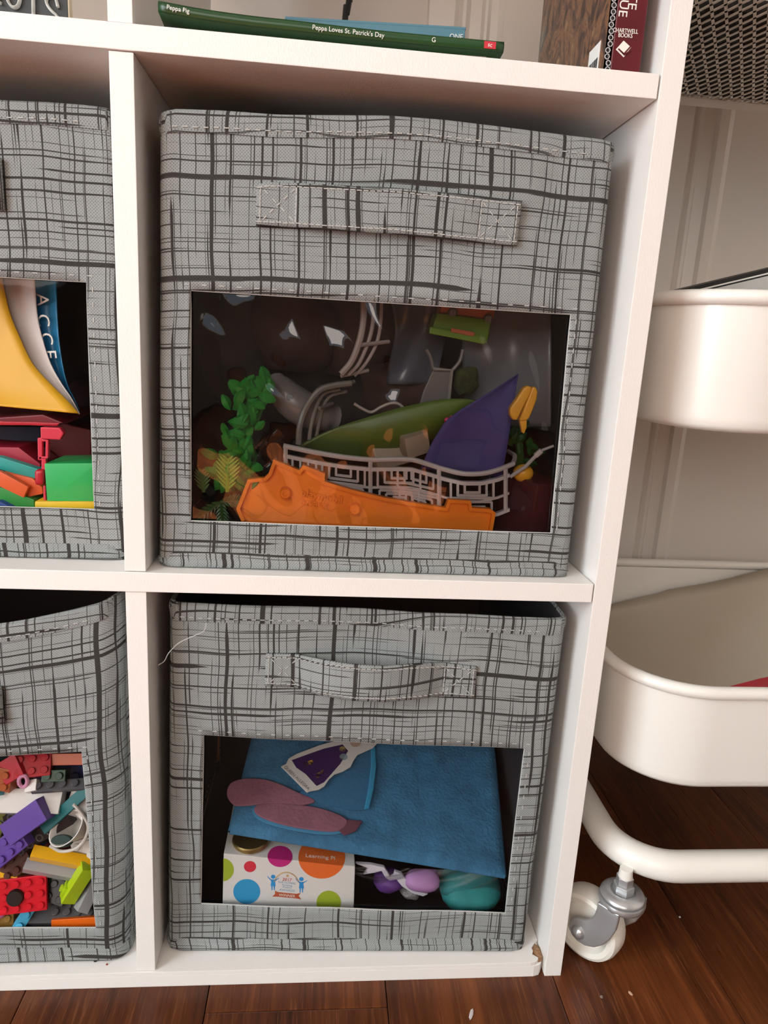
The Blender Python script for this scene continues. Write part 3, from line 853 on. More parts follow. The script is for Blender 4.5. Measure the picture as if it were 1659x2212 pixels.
MB().box(q0, (26, 14, .3), frame((1, 0, -.06), (0, -.15, -1)), .1).build('price_label', mat('label_beige', (.50, .44, .36), .7), gb)
# teal book behind it
tb = thing('paperback_book', 'teal-blue book lying behind the green picture book', 'book', (-90, 150, ZA1))
pl_, pr_ = at(840, 78, 62), at(1012, 88, 62); xd = (pr_-pl_).normalized(); R = frame(xd, (-xd.z, 0, xd.x))
cc = (pl_+pr_)/2
zt_ = at(1000, 64, 62).z
MB().box((cc.x-32, 62+45, zt_-1), ((pr_-pl_).length+60, 90, 1.4), R, .3).build('cover', mat('teal_cover', (.085, .21, .27), .5), tb)
tk_ = zt_-1.6-(ZA1+9.5)
MB().box((cc.x-32, 62+.8, zt_-1.6-tk_/2), ((pr_-pl_).length+60, 1.6, tk_), R, .3).build('spine', mat('teal_cover', (.085, .21, .27), .5), tb)
MB().box((cc.x-32, 62+46, zt_-1.8-tk_/2), ((pr_-pl_).length+56, 86, tk_-.4), R).build('pages', M_PAPER, tb)
text_part('spine_lettering', 'ONE', Vector((at(985, 80, 62).x, 61.0, zt_-4.6)), xd, (0, -1, 0), 4.0, M_INK, tb)
# standing books at the right
M_MAROON = mat('maroon_cover', (.105, .012, .018), .3, vary=.2, vscale=30)
xs = lambda u, v=140: at(u, v, 9).x
BH = 205
rb = thing('hardback_book', 'standing dark red book with white lettering on its spine', 'book', ((xs(1319)+xs(1385))/2, 80, ZA1))
x0, x1 = xs(1319), xs(1384)
MB().box(((x0+x1)/2, 9.8, ZA1+.4+BH/2), (x1-x0, 1.6, BH)).build('spine', M_MAROON, rb, bevel=.6)
for xx in (x0+.6, x1-.6): MB().box((xx, 85, ZA1+.4+BH/2), (1.2, 149, BH)).build('cover', M_MAROON, rb)
MB().box(((x0+x1)/2, 85, ZA1+2+BH/2), (x1-x0-2.6, 146, BH-6)).build('pages', M_PAPER, rb)
fz = lambda u, v: at(u, v, 8.9)
text_part('publisher_lettering', 'CHARTWELL', fz(1351, 67), (1, 0, .02), (0, -1, 0), 3.0, M_INK, rb, squash=.82)
text_part('publisher_lettering', 'BOOKS', fz(1351, 77), (1, 0, .02), (0, -1, 0), 3.0, M_INK, rb, squash=.82)
text_part('title_lettering', 'CLEOPATTE'[5:], fz(1366, 2)+Vector((0, 0, 4)), (0, 0, -1), (0, -1, 0), 7.0, M_INK, rb)
text_part('title_lettering', 'UE', fz(1346, 18)+Vector((0, 0, 0)), (0, 0, -1), (0, -1, 0), 7.0, M_INK, rb)
MB().prism([fz(*q) for q in ((1347, 88), (1363, 103), (1347, 124), (1330, 107))], (0, -.2, 0)).build('emblem', M_INK, rb)
MB().prism([fz(*q)+Vector((0, -.3, 0)) for q in ((1334, 107), (1336, 104.5), (1347, 115), (1360, 100.5), (1362, 102.5), (1347, 119.5))], (0, -.15, 0)).build('emblem_mark', M_MAROON, rb)
MB().prism([fz(*q)+Vector((0, -.3, 0)) for q in ((1340, 112.5), (1341, 110.5), (1347.5, 117), (1363, 108), (1363.5, 110), (1347.5, 121))], (0, -.15, 0)).build('emblem_mark', M_MAROON, rb)
ab = thing('illustrated_book', 'standing book with brown painted cover and barcode beside the red book', 'book', (xs(1305), 80, ZA1))
def paint():
    m = bpy.data.materials.new('painted_cover'); m.use_nodes = True
    nt = m.node_tree; g = G(nt); b = nt.nodes['Principled BSDF']
    tc = nt.nodes.new('ShaderNodeTexCoord'); mp = nt.nodes.new('ShaderNodeMapping'); mp.inputs['Scale'].default_value = (1, 1.3, .8)
    nt.links.new(tc.outputs['Object'], mp.inputs['Vector'])
    n = nt.nodes.new('ShaderNodeTexNoise'); n.inputs['Scale'].default_value = 42; n.inputs['Detail'].default_value = 5; n.inputs['Distortion'].default_value = 3.2
    nt.links.new(mp.outputs[0], n.inputs['Vector'])
    cr = nt.nodes.new('ShaderNodeValToRGB'); nt.links.new(n.outputs['Fac'], cr.inputs[0]); cr.color_ramp.interpolation = 'EASE'
    e = cr.color_ramp.elements; e[0].position = .36; e[0].color = (.014, .007, .006, 1); e[1].position = .70; e[1].color = (.27, .16, .075, 1)
    for p_, c_ in ((.45, (.07, .028, .016, 1)), (.55, (.20, .085, .035, 1)), (.60, (.10, .045, .02, 1))):
        q = cr.color_ramp.elements.new(p_); q.color = c_
    sp = nt.nodes.new('ShaderNodeSeparateXYZ'); nt.links.new(tc.outputs['Object'], sp.inputs[0])
    n2 = g.noise(mp.outputs[0], 30.0, 2)
    f = g.rng(g.m('ADD', sp.outputs[1], g.m('MULTIPLY', n2, .06)), .09, .115, 0.0, 1.0, True)
    nt.links.new(g.mix(g.m('MULTIPLY', f, .75), cr.outputs[0], (.20, .27, .23)), b.inputs['Base Color'])
    b.inputs['Roughness'].default_value = .3
    return m
M_PAINT = paint()
x0, x1 = xs(1305), xs(1317.5)
MB().box((x0+.5, 9+71, ZA1+.4+BH/2), (1.0, 142, BH)).build('front_cover', M_PAINT, ab)
MB().box((x1-.5, 9+71, ZA1+.4+BH/2), (1.0, 142, BH)).build('back_cover', M_PAINT, ab)
MB().box(((x0+x1)/2, 82, ZA1+2+BH/2), (x1-x0-2.0, 138, BH-5)).build('pages', M_PAPER, ab)
sp_ = MB().box(((x0+x1)/2, 9.5, ZA1+.4+BH/2), (x1-x0, 1.0, BH)).build('spine', mat('charcoal_spine', (.03, .028, .03), .5), ab)
b = MB()
rnd = random.Random(2)
for k in range(26):
    z = ZA1+3+k*3.1; xx = (x0+x1)/2+rnd.uniform(-.6, .6)
    b.tube([Vector((xx+1.3*math.cos(q*.9), 8.8, z+1.3*math.sin(q*.9))) for q in range(7)], .28, 5, closed=True)
b.build('spine_ornament', mat('pale_ornament', (.5, .5, .5), .6), sp_)
bx_ = x0-.15
lb = MB().box((bx_, 27, ZA1+12.5), (.3, 17, 16)).build('barcode_label', mat('label_white', (.74, .73, .70), .6), ab)
b = MB(); yy = 20.5
while yy < 34:
    w_ = rnd.choice((.35, .5, .8)); b.box((bx_-.2, yy, ZA1+9), (.15, w_, 7.5)); yy += w_+rnd.choice((.4, .6, .9))
b.build('barcode_bars', mat('black_print', (.01, .01, .01), .6), lb)
tag(MB().lathe([(0, 0), (11, 0), (12, .4), (11.5, 1.2), (0, 1.6)], at(1150, 140, 22)*1.0+Vector((0, 0, ZA1+.2-at(1150, 140, 22).z)), seg=28).build('disc_card', mat('blue_white_print', (.25, .38, .62), .5, vary=.8, vscale=160), smooth=True), 'small blue and white disc lying at the shelf edge by the illustrated book', 'disc')
# painted sign in the upper left cell
sg = thing('painted_sign', 'black sign with brushed white letters in the upper left cell', 'sign', (-420, 60, ZA1))
xr = at(146, 15, 58).x
MB().box((xr-90, 61, ZA1+55), (180, 5, 110), bevel=.4).build('board', mat('black_paint', (.012, .014, .015), .5, bump=.2, bscale=120), sg)
MB().box((xr+.4, 61, ZA1+55), (.8, 5, 110)).build('raw_edge', mat('raw_wood', (.48, .38, .26), .8), sg)
M_CHALK = mat('brushed_white', (.66, .65, .60), .8, bump=.4, bscale=500, vary=.25, vscale=250)
for st_ in ([(-2, -12), (-3, 4), (3, 8)], [(14, -20), (17, 0), (24, 13), (33, 17), (41, 11), (44, -6), (40, -22)], [(72.5, -40), (72.5, -5), (73, 36)], [(126, 17), (121, 0), (110, -9), (101, -1), (103, 12), (112, 24), (124, 36), (126, 48)]):
    MB().tube(curve_pts([at(u, v, 57.9) for u, v in st_], 6), 2.2, 8, flat=.35).build('letter_stroke', M_CHALK, sg, smooth=True)
# black cable hanging down behind the shelf
tag(MB().tube(curve_pts([Vector((at(757, -60, 275).x, 275, 900)), at(757, -40, 275), at(754, 0, 275), at(749, 30, 275), at(744, 60, 275), Vector((at(740, 80, 275).x-6, 278, 520)), Vector((at(740, 80, 275).x-10, 282, 95))], 6), 2.6, 8).build('power_cable', mat('black_rubber', (.008, .008, .009), .45), smooth=True), 'black power cable hanging behind the upper shelf', 'cable')
# ------------------------------------------------------------------ toys in the upper right bin
def pla(name, rgb, rough=.32, **k): return mat(name, rgb, rough, **k)
M_ORANGE = pla('orange_plastic', (.88, .245, .012), .36)
M_GREY = pla('grey_plastic', (.42, .42, .43), .4)
M_DGREY = pla('dark_grey_plastic', (.13, .125, .125), .4)
# orange battlement plate: base, raised rim, pegs, moulded lettering
ol = [(510, 1100), (535, 1036), (571, 1032), (580, 1023), (591, 992), (601, 997), (646, 1016), (655, 1005), (702, 1023), (701, 1040), (760, 1058), (830, 1075), (881, 1084), (962, 1097), (969, 1079), (1017, 1082), (1020, 1097), (1060, 1100), (1071, 1108), (1062, 1158), (532, 1141), (522, 1128)]
oy = 22.0
op = thing('toy_wall_plate', 'orange plastic battlement plate lying at the front of the upper right bin', 'toy part', at(790, 1130, oy))
P = pxy(ol, oy)
cen = sum(P, Vector())/len(P)
MB().prism([p+Vector((0, 3.6, 0)) for p in P], (0, 2.2, 0)).build('base_plate', M_ORANGE, op, bevel=.3)
rim = MB()
n = len(P)
def inset(P, dist):
    out = []
    for i in range(len(P)):
        a, b_, c = P[i-1], P[i], P[(i+1) % len(P)]
        d1 = Vector(((b_-a).x, 0, (b_-a).z)).normalized(); d2 = Vector(((c-b_).x, 0, (c-b_).z)).normalized()
        n1 = Vector((d1.z, 0, -d1.x)); n2 = Vector((d2.z, 0, -d2.x))
        m_ = (n1+n2); m_ = m_/max(.35, m_.length_squared)*2
        out.append(b_+m_*dist)
    return out
Q = inset(P, 2.2); Q2 = inset(P, 1.1)
for i in range(n):
    j = (i+1) % n
    if i in (19, 20): continue
    rim.add([P[i], P[j], Q[j], Q[i], P[i]+Vector((0, 5, 0)), P[j]+Vector((0, 5, 0)), Q[j]+Vector((0, 5, 0)), Q[i]+Vector((0, 5, 0))],
            [(0, 1, 2, 3), (0, 4, 5, 1), (3, 2, 6, 7), (1, 5, 6, 2), (0, 3, 7, 4)])
rim.build('raised_rim', M_ORANGE, op, fix=True)
for u, v in ((617, 1063), (766, 1097)):
    MB().lathe([(0, 5.2), (1.4, 5.2), (1.5, 5.8), (2.8, 5.8), (3.6, 5.0), (3.8, 0), (0, 0)], at(u, v, oy+3.6), frame((1, 0, 0), (0, -1, 0)), seg=20).build('peg', M_ORANGE, op, auto=35)
xd = at(760, 1086, oy)-at(690, 1072, oy)
text_part('moulded_lettering', 'playmobil', at(695, 1072, oy+3.5), xd, (0, -1, 0), 7.0, M_ORANGE, op, depth=1.1, bold=.2)
text_part('moulded_lettering', '3298510', at(681, 1090, oy+3.5), xd, (0, -1, 0), 5.2, M_ORANGE, op, depth=.9, bold=.08)
# grey wavy lattice railing
fn_ = thing('toy_railing', 'light grey wavy toy railing with fretwork behind the orange plate', 'toy part', at(860, 1100, 31))
top_ = [(612, 963), (640, 969), (690, 979), (740, 987), (800, 993), (850, 992), (890, 993), (925, 1003), (960, 1014), (1000, 1023), (1040, 1023), (1075, 1015), (1108, 1002)]
FY = lambda u: 30+2.5*math.sin((u-612)/500*2*math.pi)
f3 = lambda u, v: at(u, v, FY(u))
M_RAIL = pla('pale_grey_plastic', (.47, .46, .47), .42)
MB().tube(curve_pts([f3(u, v) for u, v in top_], 4), 1.7, 8).build('top_rail', M_RAIL, fn_, smooth=True)
def vtop(u):
    for a, b_ in zip(top_, top_[1:]):
        if u <= b_[0]: return a[1]+(b_[1]-a[1])*(u-a[0])/(b_[0]-a[0])
    return top_[-1][1]
us = list(range(612, 1106, 8))
def ribbon(name, dv0, dv1, th, yo=0.0):
    b = MB()
    V = []; F = []
    for u in us:
        for dv in (dv0, dv1):
            p = f3(u, vtop(u)+dv); V += [p+Vector((0, yo, 0)), p+Vector((0, yo+th, 0))]
    for i in range(len(us)-1):
        k = i*4
        F += [(k, k+4, k+6, k+2), (k+1, k+3, k+7, k+5), (k, k+1, k+5, k+4), (k+2, k+6, k+7, k+3)]
    return b.add(V, F).build(name, M_RAIL, fn_, auto=40)
ribbon('upper_flange', 17, 25, 4.0, -1.2); ribbon('middle_bar', 58, 63, 1.8); ribbon('lower_flange', 92, 99, 4.0, -1.2)
for u in (617, 800, 948, 1092):
    MB().tube([f3(u, vtop(u)+1), f3(u, vtop(u)+95)], 1.5, 6).build('post', M_RAIL, fn_, smooth=True)
fret = MB()
def bar(u0, v0, u1, v1): fret.tube([f3(u0, vtop(u0)+v0), f3(u1, vtop(u1)+v1)], .95, 5)
for u in range(632, 700, 17): bar(u, 22, u, 60)
for c in (742, 862, 1020, 905):
    w_ = 46
    for k, dv in ((0, 30), (1, 38), (2, 46)):
        q = w_-k*15
        bar(c-q, 25, c-q, 25+34-k*8); bar(c+q, 25, c+q, 25+34-k*8); bar(c-q, 59-k*9, c+q, 59-k*9)
    for k in range(3):
        q = w_-4-k*14
        bar(c-q, 92, c-q, 66+k*8); bar(c+q, 92, c+q, 66+k*8); bar(c-q, 66+k*8, c+q, 66+k*8)
fret.build('fretwork', M_RAIL, fn_, smooth=True)
MB().tube(curve_pts([at(1108, 1002, 30), at(1112, 985, 46), at(1098, 975, 70)], 5), 1.6, 7).build('rail_return', M_RAIL, fn_, smooth=True)
# green curved shell
def shell(a, c):
    up = curve_pts([Vector(q+(0,)) for q in ((640, 968), (720, 926), (800, 900), (870, 880), (950, 864), (1010, 862), (1045, 872))], 8)
    dn = curve_pts([Vector(q+(0,)) for q in ((640, 972), (700, 985), (780, 992), (860, 985), (930, 955), (1000, 915), (1050, 885))], 8)
    i = a*(len(up)-1); k = min(len(up)-2, int(i)); f = i-k
    p = up[k].lerp(up[k+1], f).lerp(dn[k].lerp(dn[k+1], f), c)
    return at(p.x, p.y, 44+16*c-9*math.sin(math.pi*c)*math.sin(math.pi*a))
tag(MB().grid(shell, 40, 10).build('leaf_shell', pla('olive_green_plastic', (.085, .155, .022), .45, vary=.2, vscale=25), smooth=True, solid=2.0), 'long curved olive green plastic shell behind the grey railing', 'toy part')
# blocks
def block(name, u, v, y, size, ax_, nz, m, label, cat='toy block', bev=1.2, group=None):
    o = MB().box(at(u, v, y), size, frame(ax_, nz), bev).build(name, m, auto=40)
    return tag(o, label, cat, group)
M_TAN = pla('tan_plastic', (.30, .255, .195), .55)
block('toy_block', 893, 955, 47, (17, 15, 15), (.93, .25, .28), (-.25, -.25, .93), M_TAN, 'tan plastic cube leaning on the green shell')
block('toy_block', 843, 985, 56, (24, 14, 16), (.9, .2, .35), (-.3, .2, .9), M_TAN, 'tan plastic block half hidden below the tan cube')
block('toy_block', 1146, 1100, 47, (30, 34, 46), (.88, .47, 0), (.06, -.06, 1), pla('maroon_plastic', (.070, .018, .024), .33), 'dark maroon block in the right corner of the upper right bin')
# purple paper triangle
def tri(a, c):
    top_p = (1119, 808); l = [(1060, 846), (985, 892), (950, 925), (915, 998)]
    # rows from the tip downwards
    Ls = [(1119, 808), (1060, 846), (990, 888), (962, 910), (935, 952), (908, 1012)]
    Rs = [(1119, 808), (1113, 850), (1107, 890), (1102, 925), (1095, 970), (1084, 1030)]
    i = c*5; k = min(4, int(i)); f = i-k
    L_ = (Ls[k][0]*(1-f)+Ls[k+1][0]*f, Ls[k][1]*(1-f)+Ls[k+1][1]*f); R_ = (Rs[k][0]*(1-f)+Rs[k+1][0]*f, Rs[k][1]*(1-f)+Rs[k+1][1]*f)
    return at(L_[0]*(1-a)+R_[0]*a, L_[1]*(1-a)+R_[1]*a, 37+3*math.sin(a*3)+1.5*c)
tag(MB().grid(tri, 12, 16).build('paper_sail', pla('purple_paper', (.052, .045, .21), .75, vary=.08, vscale=60), smooth=True, solid=.6), 'blue-purple paper triangle standing behind the grey railing', 'paper')
# yellow hand-shaped piece, ball and rod
M_YEL = pla('yellow_plastic', (.82, .42, .030), .35)
yh = thing('yellow_toy_piece', 'yellow two-pronged toy piece beside the purple triangle', 'toy part', at(1130, 930, 24))
MB().prism(pxy([(1102, 882), (1120, 856), (1131, 838), (1141, 833), (1149, 836), (1147, 848), (1128, 886), (1118, 908), (1108, 907), (1102, 896)], 22), (0, 6, 0)).build('prong', M_YEL, yh, bevel=1.6, seg=3, auto=60)
MB().prism(pxy([(1151, 835), (1158, 836), (1162, 845), (1160, 862), (1152, 884), (1144, 902), (1139, 908), (1122, 910), (1131, 887)], 22), (0, 6, 0)).build('prong', M_YEL, yh, bevel=1.6, seg=3, auto=60)
MB().prism(pxy([(1122, 902), (1139, 902), (1138, 924), (1133, 937), (1128, 935), (1124, 915)], 23), (0, 4, 0)).build('thumb', M_YEL, yh, bevel=1.3, seg=3, auto=60)
tag(MB().blob(at(1130, 1022, 40), (14, 12, 12)).build('yellow_ball', M_YEL, smooth=True), 'small yellow ball above the maroon block', 'toy part')
rod = thing('toy_rod', 'thin silver rod with stepped tip above the maroon block', 'toy part', at(1105, 1027, 30))
MB().tube([at(1102, 1030, 33), at(1135, 1008, 31), at(1157, 985, 29)], 1.3, 8).build('shaft', M_GREY, rod, smooth=True)
MB().tube([at(1157, 985, 29), at(1170, 973, 28)], 1.9, 8).build('ferrule', pla('silver_plastic', (.55, .55, .56), .25), rod, smooth=True)
MB().tube([at(1170, 973, 28), at(1196, 963, 27)], .9, 8).build('tip', M_GREY, rod, smooth=True)
# leafy branches
M_LEAF = pla('green_plastic', (.022, .26, .035), .38); M_LEAF2 = pla('dark_green_plastic', (.010, .075, .014), .4); M_LIME = pla('lime_plastic', (.20, .48, .055), .4)
def leaf_mesh(name, m, L=11.0, w=6.0):
    b = MB(); rows = []
    for i in range(7):
        t = i/6; hw = w/2*math.sin(math.pi*min(1, t*.92+.04))**.8
        rows.append([Vector((-hw, L*t, -1.2*abs(1)+.9*math.sin(math.pi*t))), Vector((0, L*t, .8+.9*math.sin(math.pi*t))), Vector((hw, L*t, -1.2+.9*math.sin(math.pi*t)))])
    V = [p for r_ in rows for p in r_]; F = []
    for i in range(6):
        for k in (0, 1): F.append((i*3+k, i*3+k+1, i*3+k+4, i*3+k+3))
    b.add(V, F)
    o = b.build(name, m, None, smooth=True, origin=(0, 0, 0), fix=False); me = o.data; bpy.data.objects.remove(o); return me
LEAFS = {k: leaf_mesh('leaf', m_) for k, m_ in (('g', M_LEAF), ('d', M_LEAF2), ('l', M_LIME))}
def leaf(parent, kind, p, direction, face, sc=1.0, solid=True):
    o = bpy.data.objects.new('leaf', LEAFS[kind]); col.objects.link(o); o.parent = parent
    d_ = Vector(direction).normalized(); f_ = Vector(face); z_ = (f_-d_*f_.dot(d_)).normalized(); x_ = d_.cross(z_)
    M = Matrix((x_, d_, z_)).transposed().to_4x4()
    o.matrix_local = Matrix.Translation((Vector(p)-origin_of(parent))*S) @ M @ Matrix.Scale(sc, 4)
    return o
def bush(label, stem_px, y, kind, n, spread, seed, sc=1.0, slab=None):
    rnd = random.Random(seed)
    st_ = curve_pts([at(u, v, y) for u, v in stem_px], 8)
    root = MB().tube(st_, 2.6, 8).build('toy_bush', {'g': M_LEAF, 'd': M_LEAF2}[kind], smooth=True)
    tag(root, label, 'toy plant', None)
    if slab: MB().prism(pxy(slab, y+2), (0, 6, 0)).build('foliage_core', {'g': M_LEAF, 'd': M_LEAF2}[kind], root, bevel=1.5)
    for k in range(n):
        p = st_[int((k+.5)/n*len(st_)) % len(st_)].copy()
        p += Vector((rnd.uniform(-spread, spread)*.55, rnd.uniform(-6, 1), rnd.uniform(-3, 3)))
        ang = rnd.uniform(-1.0, 1.0)*1.1+rnd.choice((.9, -.5, .3))
        dd = Vector((math.sin(ang), -.22, math.cos(ang)*.9-.05))
        leaf(root, kind, p, dd, Vector((rnd.uniform(-.4, .4), -1, rnd.uniform(-.1, .5))), sc*rnd.uniform(.75, 1.15))
    return root
bush('bright green leafy toy branch at the left of the upper right bin', [(500, 1060), (505, 1015), (512, 960), (525, 905), (545, 860), (560, 835)], 34, 'g', 92, 20, 4, 1.05, [(478, 1060), (484, 1000), (494, 960), (510, 900), (520, 840), (535, 815), (565, 812), (588, 832), (584, 858), (566, 892), (556, 920), (545, 930), (546, 960), (556, 990), (548, 1040)])
bush('dark green leafy toy branch at the back right of the upper right bin', [(1128, 1010), (1122, 970), (1118, 935)], 62, 'd', 20, 16, 9, .9)
def frond(label, base, tip, y0, y1, m, n=9, L=9.0, name='toy_frond'):
    a, b_ = at(*base, y0), at(*tip, y1)
    root = MB().tube([a, a.lerp(b_, .5)+Vector((0, -1, 0)), b_], [1.3, 1.0, .4], 6).build(name, m, smooth=True)
    tag(root, label, 'toy plant')
    d_ = (b_-a); L_ = d_.length; d_ = d_/L_; side = Vector((d_.z, 0, -d_.x))
    for k in range(n):
        t = (k+.6)/n; l = L*math.sin(math.pi*(.15+.8*t))**.7
        for s_ in (-1, 1):
            p = a+d_*L_*t; q = p+side*s_*l*.75+d_*l*.75+Vector((0, -1.2, 0))
            MB().tube([p, p.lerp(q, .5)+Vector((0, -.5, 0)), q], [.9, 1.0, .25], 5, flat=.6).build('leaflet', m, root, smooth=True)
    return root
frond('pale lime green feathered frond beside the orange plate', (491, 1062), (493, 990), 25, 24, M_LIME, 8, 10)
frond('small pale green frond low at the left window edge', (440, 1062), (437, 1015), 30, 28, pla('moss_plastic', (.10, .20, .06), .5), 6, 7)
for lab, tp in (('dark green fern frond pointing left below the lime frond', (425, 1122)), ('dark green fern frond pointing down below the lime frond', (482, 1138)), ('dark green fern frond pointing right below the lime frond', (520, 1080))):
    frond(lab, (478, 1084), tp, 27, 26, M_LEAF2, 7, 6)
# two grey bow-shaped rails with spokes
M_BOW = pla('warm_grey_plastic', (.36, .315, .30), .42); M_BOW2 = pla('metallic_grey_plastic', (.15, .145, .135), .3)
def bows(label, arcs, spokes, y, m):
    root = thing('bow_rail', label, 'toy part', at(arcs[0][-1][0], arcs[0][-1][1], y))
    for k, (pts, r_) in enumerate(zip(arcs, (2.1, 1.35, 1.2))):
        MB().tube(curve_pts([at(u, v, y+k*4.5) for u, v in pts], 6), r_, 8).build('bow', m, root, smooth=True)
    for s_ in spokes:
        MB().tube([at(s_[0], s_[1], y+s_[4]), at(s_[2], s_[3], y+s_[5])], 1.3, 8).build('spoke', m, root, smooth=True)
bows('warm grey toy bow rail with three arcs at the top of the upper right bin', [[(785, 645), (785, 690), (777, 735), (760, 780), (737, 808)], [(808, 645), (805, 700), (795, 740), (775, 785), (752, 810)], [(824, 645), (822, 700), (812, 745), (790, 785), (765, 812)]],
     [(780, 745, 840, 738, 0, 14), (737, 812, 795, 800, 2, 14)], 36, M_BOW)
bows('shiny dark grey toy bow rail below the warm grey one', [[(760, 828), (720, 833), (688, 845), (662, 880), (648, 920), (645, 960)], [(735, 840), (700, 850), (683, 880), (672, 920), (668, 950)], [(750, 845), (715, 855), (698, 880), (688, 920), (682, 950)]],
     [(752, 830, 765, 824, 0, 4), (690, 882, 718, 872, 0, 12)], 38, M_BOW2)
# grey dolphin-like head
dh = thing('grey_toy_animal', 'grey plastic sea animal head behind the bow rails', 'toy animal', at(650, 900, 60))
body = [at(592, 808, 58), at(600, 830, 56), at(622, 858, 54), at(650, 880, 54), at(685, 895, 58), at(720, 905, 64)]
MB().tube(curve_pts(body, 5), [1.5]+[3+9*math.sin(math.pi*min(1, .08+k/25*.75)) for k in range(24)]+[10], 14).build('body', pla('seal_grey_plastic', (.16, .155, .155), .28), dh, smooth=True)
MB().lathe([(0, .3), (2.0, .3), (2.4, -.6)], at(626, 858, 43), frame((1, 0, 0), (0, -1, .2)), seg=14).build('eye', pla('black_plastic', (.006, .006, .006), .3), dh)
# dark lumps of soft toys at the back
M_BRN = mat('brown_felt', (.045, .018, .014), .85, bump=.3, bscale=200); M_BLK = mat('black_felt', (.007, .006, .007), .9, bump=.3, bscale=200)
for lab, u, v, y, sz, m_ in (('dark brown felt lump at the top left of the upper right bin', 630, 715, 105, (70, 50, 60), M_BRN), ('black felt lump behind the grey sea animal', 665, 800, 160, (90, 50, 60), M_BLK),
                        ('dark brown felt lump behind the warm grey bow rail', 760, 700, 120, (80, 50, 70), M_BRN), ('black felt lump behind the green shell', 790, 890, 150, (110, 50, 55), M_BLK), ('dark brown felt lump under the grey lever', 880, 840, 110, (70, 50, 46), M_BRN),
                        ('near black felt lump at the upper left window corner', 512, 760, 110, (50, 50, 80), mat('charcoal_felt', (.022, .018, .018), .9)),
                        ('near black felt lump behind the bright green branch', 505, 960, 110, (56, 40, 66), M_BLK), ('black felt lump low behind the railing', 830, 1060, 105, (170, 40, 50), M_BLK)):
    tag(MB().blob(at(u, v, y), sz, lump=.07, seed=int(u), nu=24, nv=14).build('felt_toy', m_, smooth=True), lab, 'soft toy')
# toy vehicle, lever, mossy rock, grey tray, wire
tv = thing('toy_vehicle', 'lime green and orange toy vehicle at the top right of the upper right bin', 'toy vehicle', at(995, 745, 62))
M_TG = pla('bright_lime_plastic', (.17, .36, .02), .4); M_TO = pla('coral_plastic', (.62, .17, .07), .45)
MB().prism(pxy([(945, 676), (1062, 692), (1052, 742), (930, 719)], 60), (0, 22, 0)).build('chassis', M_TG, tv, bevel=1.2)
MB().prism(pxy([(930, 705), (1050, 728), (1047, 744), (927, 720)], 57), (0, 4, 0)).build('bumper', M_TG, tv, bevel=.8)
MB().prism(pxy([(975, 708), (1022, 717), (1027, 721), (1022, 727), (974, 717)], 56), (0, 2, 0)).build('orange_strip', M_TO, tv, bevel=.5)
MB().prism(pxy([(955, 655), (1070, 668), (1066, 694), (950, 676)], 64), (0, 20, 0)).build('cab', M_TO, tv, bevel=1.2)
for u, v in ((978, 676), (1055, 690)):
    w_ = MB().lathe([(0, .8), (2.9, .8), (3.2, 0), (3.2, -2)], at(u, v, 61), frame((1, 0, 0), (0, -1, 0)), seg=18).build('round_grille', pla('grille_dark', (.12, .12, .12), .5), tv)
    b = MB()
    for k in (-2, -1, 0, 1, 2): b.box(at(u+k*2.6, v, 59.9), (.35, .4, 4.6-.5*abs(k)))
    b.build('grille_bars', M_RAIL, w_)
lv = thing('grey_toy_lever', 'dark grey plastic lever with a flat foot above the green shell', 'toy part', at(945, 870, 58))
MB().prism(pxy([(936, 797), (975, 800), (968, 868), (905, 878), (915, 845)], 56), (0, 4, 0)).build('blade', M_DGREY, lv, bevel=.6)
for q in ([(936, 797), (930, 772), (921, 755)], [(977, 800), (993, 780), (1000, 755)]):
    MB().tube(curve_pts([at(u, v, 56) for u, v in q], 4), 1.3, 7).build('arm', M_DGREY, lv, smooth=True)
MB().tube([at(935, 797, 55), at(976, 800, 55), at(969, 866, 55)], 1.3, 7).build('edge_rib', pla('mid_grey_plastic', (.24, .235, .23), .4), lv, smooth=True)
tag(MB().blob(at(1008, 822, 66), (18, 14, 19), lump=.10, seed=8).build('mossy_rock', mat('moss_rock', (.035, .05, .012), .9, bump=.8, bscale=400, vary=.7, vscale=120), smooth=True), 'small mossy green rock beside the grey lever', 'toy rock')
tr = MB().grid(lambda a, c: at(1000+190*a, 660+260*c, 92-26*a*a-10*math.sin(math.pi*c)*a-14*gau(a-.25, .22)*gau(c-.38, .2)), 24, 24).build('grey_toy_tray', pla('blue_grey_plastic', (.19, .20, .225), .3), smooth=True, solid=2)
tag(tr, 'smooth blue-grey plastic tray standing at the right of the upper right bin', 'toy tray')
tag(MB().grid(lambda a, c: at(845+110*a+8*math.sin(5*c), 655+175*c, 88+5*math.sin(6*a+3*c)+5*math.sin(5*c)), 16, 18).build('plastic_scrap', pla('slate_plastic', (.10, .115, .15), .25), smooth=True, solid=1.2), 'crumpled slate blue plastic piece between bow rail and toy vehicle', 'toy part')
tag(MB().tube(curve_pts([at(u, v, 52) for u, v in ((765, 872), (785, 884), (803, 890), (825, 878), (845, 871), (862, 873), (880, 890))], 5), 1.0, 7).build('zigzag_wire', M_BOW, smooth=True), 'thin grey zigzag bar lying above the green shell', 'toy part')
fl_ = thing('toy_flower', 'small pink toy flower behind the purple triangle', 'toy plant', at(965, 920, 41))
for u, v in ((962, 920), (972, 912), (966, 908), (976, 904)):
    MB().blob(at(u, v, 41), (4, 2.5, 4)).build('petal', pla('pink_plastic', (.55, .03, .16), .4), fl_, smooth=True)
tag(MB().grid(lambda a, c: at(560+62*a-40*c, 935+70*c+10*math.sin(a*8), 33+4*math.sin(a*7+c*2)), 14, 12).build('plastic_wrapper', film('wrapper_film', (.62, .66, .74), .15, 1.5), smooth=True), 'crumpled clear plastic wrapper below the bright green branch', 'wrapper')
